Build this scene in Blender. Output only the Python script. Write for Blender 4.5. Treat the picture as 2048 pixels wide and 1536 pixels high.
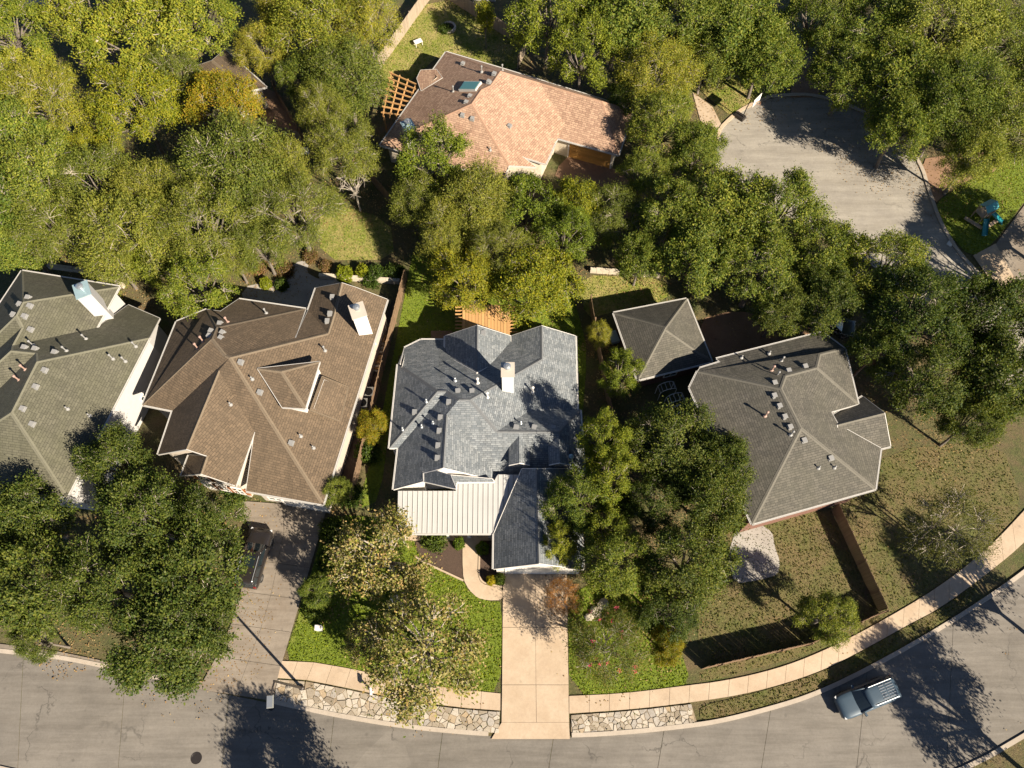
import bpy, bmesh, math, random
import numpy as np
from mathutils import Vector, Matrix
random.seed(7); RNG = np.random.default_rng(7)
SC = bpy.context.scene; COL = SC.collection
for o in list(bpy.data.objects): bpy.data.objects.remove(o)
R = math.radians
# ---------------------------------------------------------------- camera
cam = bpy.data.cameras.new('camera'); cam.sensor_width = 36.0; cam.lens = 28.16; cam.clip_start = 1.0; cam.clip_end = 1000.0
camo = bpy.data.objects.new('camera', cam); COL.objects.link(camo)
camo.location = (0, 0, 66.0); camo.rotation_euler = (R(24.0), 0, 0); SC.camera = camo
# ---------------------------------------------------------------- sky, sun, exposure
SUNV = Vector((0.60, -0.56, 0.575)).normalized()          # towards the sun
world = bpy.data.worlds.new('World'); SC.world = world; world.use_nodes = True
wn = world.node_tree; bg = wn.nodes['Background']
sky = wn.nodes.new('ShaderNodeTexSky'); sky.sky_type = 'NISHITA'; sky.sun_disc = False
sky.sun_elevation = math.asin(SUNV.z); sky.sun_rotation = math.atan2(SUNV.x, SUNV.y)
sky.air_density = 0.55; sky.dust_density = 0.3; sky.ozone_density = 2.0
wn.links.new(sky.outputs[0], bg.inputs[0]); bg.inputs[1].default_value = 0.05
sun = bpy.data.lights.new('sun', 'SUN'); sun.energy = 5.0; sun.angle = R(0.5); sun.color = (1.0, 0.87, 0.69)
suno = bpy.data.objects.new('sun', sun); COL.objects.link(suno); suno.rotation_euler = SUNV.to_track_quat('Z', 'Y').to_euler(); suno.location = (60, -60, 80)
SC.view_settings.view_transform = 'Standard'; SC.view_settings.look = 'None'; SC.view_settings.exposure = 1.4; SC.view_settings.gamma = 1.0; SC.view_settings.use_curve_mapping = False
# ---------------------------------------------------------------- layout in metres (x east, y north, z up; camera above the origin)
ROOF={'main': ([(-8.08, 32.49, 2.7), (-5.9, 32.49, 2.7), (-9.48, 31.63, 2.8), (-9.59, 29.58, 3.84), (-9.89, 29.79, 3.3), (-10.15, 22.11, 3.3), (-9.42, 22.11, 3.3), (-6.11, 26.1, 5.9), (-5.36, 26.14, 5.8), (-4.28, 25.11, 6.52), (-3.38, 25.12, 6.49), (-5.29, 24.06, 5.91), (-5.4, 19.5, 6.1), (-7.01, 19.41, 5.02), (-6.97, 18.73, 5.08), (-9.6, 18.59, 3.3), (-1.61, 19.41, 3.31), (-1.21, 19.87, 3.0), (5.98, 19.85, 3.0), (5.8, 25.64, 3.0), (-1.23, 22.86, 5.24), (3.85, 22.94, 4.89), (2.58, 32.9, 4.53), (2.56, 29.81, 4.29), (5.63, 32.75, 2.9), (5.56, 25.66, 2.9), (1.38, 25.04, 4.15), (-0.09, 32.75, 2.9), (-0.08, 32.22, 2.9)], [[3, 2, 0, 1, 28, 23, 10, 9, 8, 7, 4], [27, 22, 23, 28], [22, 24, 25, 26, 20, 10, 23], [20, 26, 25, 19, 21], [19, 18, 21], [11, 9, 10, 20, 21, 18, 17], [11, 17, 16, 12], [8, 9, 11, 12, 13, 14, 15, 6], [7, 8, 6, 5], [4, 7, 5]]), 'main_n1': ([(-5.94, 32.75, 2.9), (-2.99, 32.7, 5.0), (-2.96, 28.23, 4.99), (-5.92, 30.93, 2.9), (-0.1, 32.75, 2.9), (-0.09, 30.93, 2.9)], [[0, 1, 2, 3], [1, 4, 5, 2]]), 'main_garage': ([(1.96, 19.65, 5.35), (2.02, 12.2, 5.32), (-1.45, 12.3, 2.8), (-1.44, 15.08, 2.8), (0.79, 19.93, 4.49), (5.59, 12.24, 2.8), (5.59, 20.48, 2.8)], [[0, 4, 3, 2, 1], [0, 1, 5, 6]]), 'main_porch': ([(-9.2, 18.43, 3.36), (-4.54, 18.43, 3.36), (-4.47, 19.13, 3.51), (-1.48, 19.17, 3.52), (-1.15, 19.73, 3.63), (0.59, 19.72, 3.63), (-1.41, 15.1, 2.7), (-9.18, 15.15, 2.7)], [[0, 7, 6, 5, 4, 3, 2, 1]]), 'main_sg': ([(-7.03, 19.42, 5.0), (-6.98, 18.73, 5.06), (-4.58, 17.7, 6.73), (-4.27, 17.58, 6.95), (-4.74, 18.73, 6.58), (-5.95, 19.36, 5.73)], [[0, 1, 2, 3, 4, 5]]), 'main_pent': ([(-4.92, 19.43, 4.4), (-1.59, 19.18, 4.2), (-1.43, 19.04, 3.85), (-4.44, 18.99, 3.9), (-4.52, 18.58, 3.6)], [[0, 4, 3, 2, 1]]), 'left1': ([(-43.19, 37.82, 5.6), (-40.26, 32.98, 8.53), (-34.29, 36.21, 5.6), (-35.39, 32.15, 5.6), (-40.41, 29.17, 8.12), (-40.51, 31.69, 8.54), (-45.86, 29.46, 5.6), (-45.08, 28.28, 6.34), (-40.05, 30.86, 8.08), (-45.18, 27.21, 5.69), (-40.1, 28.52, 8.54), (-43.79, 25.46, 7.14), (-34.36, 35.65, 3.36), (-31.05, 33.99, 3.92), (-30.72, 31.19, 5.6), (-37.58, 27.36, 8.89), (-38.22, 28.42, 8.29), (-34.58, 17.25, 5.6), (-38.53, 23.07, 8.83), (-42.75, 18.25, 5.6), (-42.52, 21.17, 7.27), (-43.94, 23.35, 5.96)], [[0, 1, 5, 7, 6], [0, 2, 1], [1, 2, 3, 4, 8, 5], [5, 8, 9, 7], [8, 4, 10, 11, 9], [4, 3, 12, 13, 14, 15, 16, 10], [15, 14, 17, 18], [18, 17, 19, 20], [16, 15, 18, 20, 21], [10, 16, 21, 11]]), 'left2': ([(-26.49, 34.15, 5.2), (-24.39, 31.12, 7.52), (-24.29, 29.69, 8.29), (-30.34, 25.21, 5.2), (-27.79, 24.68, 5.2), (-28.88, 32.96, 5.2), (-25.04, 33.69, 5.68), (-24.07, 35.53, 4.6), (-18.08, 34.54, 4.6), (-18.11, 30.78, 6.39), (-22.94, 28.13, 8.42), (-22.5, 27.92, 8.48), (-17.83, 34.44, 4.6), (-15.57, 31.48, 5.81), (-17.38, 36.67, 4.6), (-14.71, 36.12, 6.35), (-15.14, 33.6, 5.95), (-13.57, 36.06, 5.66), (-13.59, 34.47, 5.25), (-11.05, 35.72, 4.2), (-15.01, 17.12, 4.0), (-21.3, 18.27, 3.9), (-20.6, 22.56, 5.88), (-23.41, 27.0, 8.02), (-25.25, 20.65, 7.22), (-28.4, 20.99, 5.0), (-21.79, 18.37, 5.0), (-23.85, 20.33, 6.53), (-24.17, 18.93, 6.34), (-26.25, 19.21, 5.0), (-25.92, 20.92, 5.0)], [[5, 0, 1, 2, 3], [0, 6, 7, 8, 1], [1, 8, 9, 10, 2], [2, 10, 11, 4, 3], [10, 9, 12, 13, 11], [14, 15, 16, 13, 12], [15, 17, 18, 16], [17, 19, 18], [11, 13, 16, 18, 19, 20], [11, 20, 21, 22, 23], [11, 23, 24, 25, 4], [23, 22, 26, 28, 27, 24], [30, 27, 28, 29]]), 'right': ([(15.59, 28.33, 5.0), (14.77, 26.81, 5.0), (18.56, 15.31, 5.0), (22.68, 22.41, 7.13), (21.59, 25.81, 7.1), (15.8, 28.61, 5.0), (17.59, 29.19, 5.0), (17.27, 29.49, 5.0), (26.64, 32.04, 5.0), (28.31, 30.44, 5.0), (27.12, 29.98, 5.54), (25.71, 29.47, 5.9), (25.07, 28.03, 6.34), (22.25, 27.11, 6.73), (28.55, 25.35, 5.0), (25.93, 24.41, 5.62), (26.3, 23.27, 5.7), (29.69, 21.5, 5.0), (28.63, 18.11, 5.0)], [[0, 1, 2, 3, 4], [0, 5, 6, 7, 8, 9, 10, 11, 12, 13, 4], [11, 10, 9, 14, 12], [12, 14, 15, 13], [4, 13, 15, 16, 17, 18, 3], [3, 2, 18]]), 'right_wing': ([(26.27, 24.35, 5.0), (29.24, 26.21, 4.6), (30.09, 24.19, 5.94), (26.17, 23.21, 5.8), (30.71, 21.82, 4.6), (26.84, 20.86, 4.6)], [[0, 1, 2, 3], [3, 2, 4, 5]]), 'garage': ([(9.14, 35.15, 2.8), (15.83, 36.6, 2.8), (17.49, 30.28, 2.8), (10.86, 28.52, 2.8), (13.26, 32.61, 4.81), (13.18, 32.47, 4.79)], [[0, 1, 4], [1, 2, 5, 4], [2, 3, 5], [3, 0, 4, 5]]), 'top': ([(-6.98, 66.56, 2.9), (-1.05, 64.24, 2.9), (10.47, 59.53, 2.9), (-1.15, 60.29, 6.42), (2.8, 60.14, 5.03), (8.91, 57.87, 4.91), (-2.09, 58.63, 6.24), (-2.99, 58.06, 6.26), (-3.92, 56.39, 6.14), (-13.13, 54.11, 2.9), (-0.92, 49.81, 2.9), (-0.29, 50.92, 3.7), (1.07, 52.07, 3.56), (2.35, 51.39, 2.9), (0.83, 54.37, 4.13), (4.28, 54.36, 2.9), (3.29, 51.75, 2.9), (5.27, 56.34, 3.41), (4.59, 54.95, 2.9), (10.52, 52.86, 2.9), (12.3, 58.47, 2.9)], [[0, 3, 6, 7, 8, 9], [8, 11, 10, 9], [8, 7, 12, 13, 11], [7, 6, 14, 15, 16, 12], [6, 3, 4, 17, 18, 15, 14], [4, 5, 19, 18, 17], [5, 20, 19], [0, 1, 3], [1, 2, 5, 4, 3], [5, 2, 20]]), 'far': ([(-33.1, 64.56, 2.9), (-30.4, 66.88, 2.9), (-25.36, 61.67, 2.9), (-28.75, 59.79, 2.9), (-31.16, 64.53, 3.67), (-26.94, 60.33, 3.73)], [[1, 2, 5, 4], [0, 4, 5, 3]]), 'left2_dormer': ([(-20.49, 27.36, 7.62), (-15.64, 28.16, 7.24), (-18.48, 27.03, 7.76), (-16.48, 24.15, 6.94), (-18.35, 24.3, 6.86)], [[0, 2, 1], [2, 3, 1], [0, 4, 3, 2]]), 'left2_shed': ([(-15.57, 27.29, 6.23), (-13.74, 27.05, 4.69), (-14.17, 24.08, 4.44), (-16.3, 24.41, 6.07)], [[0, 3, 2, 1]]), 'top_bay': ([(-9.87, 62.81, 2.95), (-9.48, 63.63, 3.25), (-7.84, 63.59, 3.4), (-9.33, 60.99, 3.08), (-7.15, 62.06, 3.79)], [[0, 3, 4, 2, 1]])}
VENTS={'main': [('pipe', -2.83, 27.0, 5.52, 1.67, 0.47), ('pipe', -2.0, 25.58, 5.83, -0.16, 0.4), ('pipe', 1.73, 26.72, 4.34, -0.16, 0.4), ('stub', -4.72, 27.38, 5.23, 1.67, 0.47), ('stub', -7.02, 25.43, 5.31, 3.11, 0.59), ('stub', -9.01, 23.46, 4.03, 3.11, 0.59), ('stub', -7.39, 23.51, 4.56, 3.07, 0.59), ('stub', -6.41, 23.55, 5.21, 3.07, 0.59), ('stub', 0.73, 23.73, 4.7, 1.35, 0.51), ('box', -4.43, 26.1, 5.9, 1.67, 0.47), ('box', -3.27, 26.06, 5.98, 1.67, 0.47), ('box', -5.13, 25.11, 5.98, 3.07, 0.59), ('box', -5.8, 23.92, 5.59, 3.07, 0.59), ('box', -5.84, 22.75, 5.63, 3.07, 0.59), ('box', -5.89, 21.5, 5.66, 3.07, 0.59), ('box', -5.9, 20.43, 5.71, 3.07, 0.59), ('box', -8.03, 24.76, 4.65, 3.11, 0.59), ('box', 0.33, 23.29, 5.0, 1.35, 0.51), ('box', 1.81, 23.37, 4.77, 1.35, 0.51), ('box', 3.38, 23.43, 4.54, 1.35, 0.51), ('box', -2.48, 32.12, 4.63, 0.0, 0.63)], 'left1': [('box', -39.77, 32.75, 8.24, -0.25, 0.54), ('box', -39.98, 31.79, 8.22, -0.25, 0.54), ('box', -39.48, 30.79, 7.79, -0.25, 0.54), ('box', -36.99, 26.78, 8.5, -0.27, 0.54), ('box', -37.37, 25.36, 8.49, -0.27, 0.54), ('box', -40.22, 33.63, 8.08, 1.39, 0.6), ('box', -39.36, 28.99, 8.11, 1.36, 0.56), ('box', -38.5, 28.89, 8.06, 1.36, 0.56), ('box', -36.87, 28.59, 8.03, 1.36, 0.56), ('box', -40.62, 32.9, 8.26, 2.83, 0.59), ('box', -40.85, 31.89, 8.32, 2.83, 0.59), ('box', -37.9, 23.49, 8.5, -0.27, 0.54), ('box', -37.22, 22.43, 7.94, -0.27, 0.54), ('pipe', -38.91, 29.36, 7.82, 1.36, 0.56), ('pipe', -36.13, 28.87, 7.75, 1.36, 0.56), ('pipe', -35.46, 30.54, 6.63, 1.36, 0.56), ('pipe', -32.93, 28.78, 6.48, -0.27, 0.54), ('pipe', -32.11, 28.78, 6.01, -0.27, 0.54), ('pipe', -31.56, 30.21, 5.92, -0.27, 0.54), ('clay', -38.65, 26.93, 8.31, 2.86, 0.5), ('clay', -38.91, 26.0, 8.31, 2.86, 0.5), ('stub', -35.29, 24.06, 7.09, -0.27, 0.54), ('stub', -33.89, 23.81, 6.25, -0.27, 0.54)], 'left2': [('box', -23.76, 30.59, 7.64, 1.11, 0.46), ('box', -23.71, 29.96, 7.91, 1.11, 0.46), ('box', -24.37, 31.79, 6.96, 1.49, 0.61), ('box', -24.8, 30.84, 7.43, 2.8, 0.55), ('box', -24.85, 30.36, 7.5, 2.8, 0.55), ('box', -21.71, 27.66, 8.13, -0.24, 0.43), ('box', -20.16, 25.44, 7.2, -0.24, 0.43), ('box', -15.51, 35.01, 5.81, 3.12, 0.52), ('box', -15.58, 33.38, 5.79, 3.12, 0.52), ('box', -15.75, 32.71, 5.7, 3.12, 0.52), ('box', -17.62, 21.7, 5.66, -0.24, 0.43), ('clay', -25.4, 29.99, 7.26, 2.8, 0.55), ('clay', -25.78, 29.39, 7.17, 2.8, 0.55), ('clay', -23.82, 32.04, 6.75, 1.49, 0.61), ('pipe', -15.7, 29.92, 5.7, -0.24, 0.43), ('pipe', -21.15, 33.6, 5.52, 1.49, 0.61), ('stub', -22.42, 24.46, 7.02, -0.57, 0.46), ('stub', -20.8, 26.44, 7.6, -0.24, 0.43), ('stub', -16.99, 22.36, 5.45, -0.24, 0.43), ('stub', -16.0, 21.56, 4.92, -0.24, 0.43)], 'right': [('box', 21.06, 25.3, 6.83, -2.88, 0.34), ('box', 21.35, 24.4, 6.84, -2.88, 0.34), ('box', 21.64, 23.47, 6.86, -2.88, 0.34), ('box', 21.94, 22.59, 6.88, -2.88, 0.34), ('box', 24.19, 28.2, 6.18, 1.79, 0.45), ('box', 22.76, 27.79, 6.22, 1.79, 0.45), ('box', 21.29, 26.49, 6.69, 1.79, 0.45), ('box', 22.91, 21.51, 6.78, -1.3, 0.35), ('box', 25.04, 20.26, 6.12, -1.3, 0.35), ('clay', 20.25, 23.74, 6.4, -2.88, 0.34), ('clay', 21.44, 27.93, 6.02, 1.79, 0.45), ('pipe', 21.92, 21.97, 6.81, -2.88, 0.34), ('pipe', 22.51, 28.98, 5.63, 1.79, 0.45), ('pipe', 21.68, 27.29, 6.35, 1.79, 0.45), ('stub', 24.01, 19.51, 5.96, -1.3, 0.35), ('stub', 25.31, 19.58, 5.86, -1.3, 0.35), ('stub', 21.77, 29.96, 5.09, 1.79, 0.45), ('stub', 19.4, 29.58, 5.03, 1.79, 0.45)], 'top': [('box', -5.03, 63.41, 4.28, 2.68, 0.42), ('box', -1.75, 60.08, 6.23, 2.68, 0.42), ('box', -2.28, 59.06, 6.22, 2.68, 0.42), ('box', -4.11, 57.65, 5.78, 2.68, 0.42), ('box', -4.46, 56.83, 5.8, 2.68, 0.42), ('box', -4.81, 55.53, 5.45, -1.91, 0.56), ('box', -3.85, 55.13, 5.42, -1.91, 0.56), ('box', -0.25, 54.89, 4.68, -0.55, 0.39), ('pipe', -3.03, 61.08, 5.53, 2.68, 0.42), ('pipe', -5.87, 59.22, 4.77, 2.68, 0.42), ('pipe', -0.98, 61.8, 5.01, 1.18, 0.76), ('stub', -2.11, 52.39, 4.17, -1.91, 0.56), ('skylight', -4.08, 59.02, 5.52, 2.68, 0.42)]}
CHIMNEY={'main': (-0.33, 26.9, 5.22, 3.1), 'left2': (-12.83, 32.65, 4.72, 2.9), 'left1': (-35.43, 33.92, 3.9, 4.95), 'top': (-10.01, 54.03, 3.5, 2.3)}
G={'street_up': [(-46.63, 6.88), (-40.17, 6.28), (-36.48, 5.91), (-34.14, 5.61), (-29.27, 4.65), (-24.22, 3.64), (-19.32, 2.78), (-16.19, 2.14), (-12.31, 1.43), (-8.48, 0.87), (-4.68, 0.49), (-0.9, 0.25), (4.37, 0.18), (8.53, 0.39), (13.86, 0.91), (16.17, 1.26), (19.69, 2.07), (22.92, 2.95), (27.0, 4.58), (33.09, 7.49), (38.04, 10.15), (41.75, 12.34), (49.43, 17.33)], 'street_lo': [(-44.37, -0.64), (-38.11, -1.66), (-26.52, -3.97), (-11.66, -6.53), (6.29, -7.47), (20.82, -5.9), (33.49, -1.86), (38.69, 0.56), (46.32, 4.29)], 'walk_l_up': [(-15.46, 5.57), (-12.62, 5.13), (-9.46, 4.47), (-6.33, 3.89), (-3.62, 3.57), (-0.88, 3.31)], 'walk_l_lo': [(-15.88, 4.29), (-12.89, 3.75), (-9.76, 3.13), (-6.28, 2.6), (-3.59, 2.28), (-0.88, 2.1)], 'walk_r_up': [(4.38, 3.13), (8.7, 3.31), (13.17, 3.85), (16.49, 4.22), (20.59, 5.09), (24.09, 6.28), (28.48, 8.21), (34.6, 11.34), (39.54, 14.67), (43.15, 17.72), (47.73, 21.73)], 'walk_r_lo': [(4.35, 1.89), (8.63, 2.14), (13.45, 2.63), (18.51, 3.35), (23.74, 4.8), (27.5, 6.47), (31.68, 8.52), (34.37, 9.72), (39.39, 12.86), (42.43, 14.96), (47.47, 19.28)], 'walk_ll_up': [(-46.88, 7.71), (-40.35, 6.96), (-36.47, 6.54), (-33.03, 5.91), (-28.16, 4.95), (-23.74, 4.07)], 'walk_ll_lo': [(-46.69, 7.07), (-40.22, 6.47), (-36.52, 6.09), (-33.33, 5.46), (-28.47, 4.51), (-24.08, 3.78)], 'walk_m_up': [(-18.02, 5.69), (-15.46, 5.57)], 'walk_m_lo': [(-18.26, 4.44), (-15.88, 4.29)], 'flag_l_up': [(-15.94, 4.18), (-12.88, 3.64), (-9.75, 3.03), (-6.28, 2.49), (-3.59, 2.17), (-0.92, 2.0)], 'flag_l_lo': [(-16.07, 2.42), (-12.34, 1.71), (-8.5, 1.15), (-5.45, 0.87), (-3.18, 0.7), (-1.21, 0.53)], 'flag_m_up': [(-18.13, 4.33), (-16.02, 4.18)], 'flag_m_lo': [(-18.34, 2.85), (-16.07, 2.42)], 'flag_r_up': [(4.49, 1.78), (8.62, 2.03), (13.71, 2.56)], 'flag_r_lo': [(4.45, 0.46), (8.55, 0.7), (14.04, 1.22)], 'drive_main': [(-0.73, 12.54), (4.49, 12.54), (4.29, 0.15), (-1.47, 0.15), (-0.8, 1.43)], 'drive_rows': [(-0.73, 12.54), (1.88, 12.54), (4.49, 12.54), (-0.75, 8.21), (1.87, 8.21), (4.41, 8.21), (-0.77, 3.93), (1.85, 3.93), (4.37, 3.93), (-1.58, 0.11), (1.81, 0.08), (4.37, 0.11), (-0.8, 1.26), (4.33, 1.26)], 'walkway': [(-4.09, 16.26), (-2.76, 16.26), (-2.75, 13.56), (-2.81, 12.42), (-2.6, 11.81), (-2.19, 11.53), (-0.77, 11.26), (-0.76, 10.31), (-1.97, 10.31), (-2.78, 10.5), (-3.48, 11.14), (-3.94, 11.94), (-4.07, 13.56)], 'bed_l': [(-7.76, 16.05), (-4.09, 16.05), (-4.07, 13.56), (-3.94, 11.85), (-5.06, 12.34), (-6.39, 12.99), (-7.35, 13.48), (-8.02, 14.59)], 'bed_r': [(-2.75, 16.05), (-1.33, 16.05), (-0.98, 12.42), (-0.81, 11.3), (-2.19, 11.57), (-2.6, 11.85), (-2.77, 12.46), (-2.75, 13.56)], 'edging_l': [(-7.98, 13.76), (-7.13, 13.23), (-6.3, 12.86), (-5.05, 12.3), (-3.98, 11.81)], 'edging_r': [(-2.75, 15.97), (-2.75, 13.56), (-2.77, 12.46), (-2.6, 11.85), (-2.19, 11.57), (-0.81, 11.3)], 'drive_left2': [(-23.12, 18.54), (-15.57, 17.98), (-15.98, 15.63), (-17.9, 5.69), (-18.25, 4.4), (-18.37, 2.78), (-24.13, 3.6), (-23.5, 5.02), (-22.52, 7.64), (-21.9, 10.35), (-21.86, 16.05)], 'culdesac': [(21.83, 58.45), (23.15, 59.93), (24.63, 61.3), (27.67, 62.96), (32.02, 63.38), (36.05, 61.78), (39.72, 58.72), (41.78, 54.65), (42.0, 49.62), (42.44, 45.89), (43.82, 42.25), (47.88, 35.94), (53.91, 27.82), (47.93, 24.02), (43.66, 29.78), (40.03, 35.94), (35.44, 41.4), (28.54, 46.9), (23.01, 50.54), (20.59, 54.0), (20.85, 56.6)], 'cul_curb_r': [(27.67, 62.96), (32.02, 63.38), (36.05, 61.78), (39.72, 58.72), (41.78, 54.65), (41.93, 50.24), (42.22, 46.49), (43.58, 42.25), (47.88, 35.94), (53.91, 27.82)], 'cul_curb_l': [(20.79, 55.94), (21.83, 58.45), (23.15, 59.93), (24.63, 61.3), (27.67, 62.96)], 'lawn_cul': [(20.03, 64.44), (22.61, 65.86), (27.41, 65.15), (27.97, 63.24), (24.83, 61.64), (23.35, 60.27), (21.21, 62.68)], 'drive_top': [(4.82, 53.88), (6.53, 55.94), (11.04, 53.05), (13.86, 49.62), (15.14, 46.61), (10.72, 47.2), (7.36, 50.24), (4.39, 52.61)], 'path_top': [(19.43, 63.73), (21.37, 61.64), (22.14, 58.92), (21.05, 55.94), (19.87, 59.93)], 'drive_brown': [(41.93, 54.65), (45.27, 55.29), (50.08, 55.94), (49.96, 53.37), (46.34, 52.1), (43.96, 50.54), (42.17, 49.01)], 'drive_cul2': [(31.24, 69.14), (33.11, 68.77), (33.04, 63.03), (29.81, 62.96)], 'drive_grey': [(47.21, 44.26), (52.12, 49.93), (60.96, 55.94), (60.1, 44.84), (51.85, 38.08), (47.67, 40.28)], 'apron_grey': [(44.72, 42.99), (47.24, 44.37), (48.15, 40.28), (48.44, 35.94), (46.31, 38.63)], 'lawn_right_top': [(41.97, 49.01), (47.76, 52.73), (57.74, 59.26), (56.28, 54.0), (51.54, 49.62), (46.97, 44.26), (44.43, 42.82), (42.71, 46.01)], 'lawn_front_l': [(-13.62, 17.33), (-9.39, 16.9), (-7.81, 14.59), (-7.14, 13.35), (-3.99, 11.94), (-3.48, 11.06), (-1.97, 10.23), (-0.76, 10.23), (-0.89, 3.35), (-3.62, 3.6), (-6.34, 3.93), (-9.46, 4.51), (-12.62, 5.17), (-15.59, 5.61), (-17.83, 5.8), (-16.93, 9.76), (-15.49, 17.12)], 'lawn_front_r': [(4.56, 10.74), (7.16, 11.94), (11.66, 12.34), (12.77, 8.4), (13.93, 3.71), (10.24, 3.35), (4.38, 3.17)], 'lawn_back': [(-9.51, 44.84), (5.1, 41.4), (6.36, 35.94), (6.94, 32.81), (5.92, 23.1), (7.54, 20.39), (5.82, 20.39), (5.35, 33.32), (-10.33, 33.32), (-10.68, 27.82), (-11.18, 18.63), (-13.02, 17.76), (-11.64, 25.43), (-10.47, 35.94)], 'lawn_top': [(-9.35, 79.19), (1.17, 70.63), (0.6, 66.94), (-1.09, 67.3), (-7.42, 69.88), (-12.57, 63.38), (-14.86, 66.94)], 'lawn_r_back': [(6.05, 40.84), (14.67, 40.56), (14.95, 38.08), (9.2, 36.74), (7.06, 35.94)], 'lawn_l2_back': [(-19.29, 49.62), (-12.11, 47.2), (-11.33, 42.53), (-18.6, 42.53)], 'lawn_r_side': [(19.27, 18.19), (26.8, 17.76), (29.12, 9.76), (23.11, 7.07), (14.65, 5.21), (14.81, 11.14)], 'lawn_r_corner': [(27.16, 18.63), (32.89, 23.1), (42.69, 24.02), (43.21, 17.98), (39.57, 14.8), (34.63, 11.45), (28.5, 8.33), (24.19, 6.43), (14.53, 4.0), (14.55, 5.02), (23.08, 6.88), (29.31, 9.48)], 'verge_r': [(14.38, 2.42), (18.5, 3.28), (23.73, 4.73), (27.48, 6.39), (31.66, 8.44), (34.35, 9.64), (37.36, 11.53), (37.58, 10.74), (33.17, 7.87), (27.08, 5.02), (22.98, 3.39), (19.75, 2.49), (16.22, 1.71), (14.29, 1.43)], 'patio_r': [(18.86, 16.48), (20.56, 16.69), (21.7, 15.84), (21.69, 14.8), (21.99, 13.35), (21.65, 12.34), (20.17, 11.94), (18.02, 11.61), (17.75, 13.97)], 'patio_l2': [(-25.92, 39.45), (-22.21, 40.28), (-20.99, 42.25), (-19.47, 42.53), (-19.81, 41.12), (-18.38, 40.28), (-15.51, 40.28), (-15.62, 35.94), (-19.77, 35.41), (-24.5, 35.94)], 'patio_main': [(-7.53, 34.78), (-5.53, 34.78), (-5.49, 33.32), (-7.47, 33.32)], 'patio_far': [(-28.44, 65.5), (-24.93, 63.38), (-21.57, 56.93), (-25.33, 57.92), (-26.73, 60.61)], 'court_r': [(17.35, 35.94), (20.98, 37.0), (25.06, 35.94), (29.57, 34.88), (28.32, 32.81), (19.5, 32.04), (18.33, 31.79)], 'gravel_side': [(-11.54, 38.08), (-10.6, 38.08), (-11.68, 32.81), (-12.59, 26.38), (-13.73, 18.63), (-15.59, 18.19), (-14.53, 23.1), (-12.84, 29.78)], 'bare_top': [(-56.99, 77.59), (-51.83, 77.59), (-51.58, 74.05), (-53.66, 73.28)], 'fence_top_left': [(-14.38, 67.09), (-8.77, 79.03)], 'fence_top_back': [(-7.99, 78.23), (0.89, 70.48)], 'fence_top_side': [(1.55, 69.58), (0.55, 66.94)], 'fence_far_side': [(-25.57, 63.8), (-21.68, 57.06)], 'fence_far_gate': [(-25.3, 58.05), (-21.77, 56.86)], 'fence_corner': [(26.89, 17.76), (29.36, 9.33), (23.08, 6.88), (14.64, 5.09)], 'fence_lot_right': [(7.26, 37.54), (8.34, 28.31), (8.97, 24.96)], 'fence_back_right': [(6.54, 41.12), (14.18, 40.51)], 'fence_lot_left': [(-10.15, 40.28), (-11.9, 29.29), (-13.5, 18.41)], 'fence_back_mid': [(-14.45, 52.1), (-11.15, 47.8), (-8.06, 45.42)]}
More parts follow.
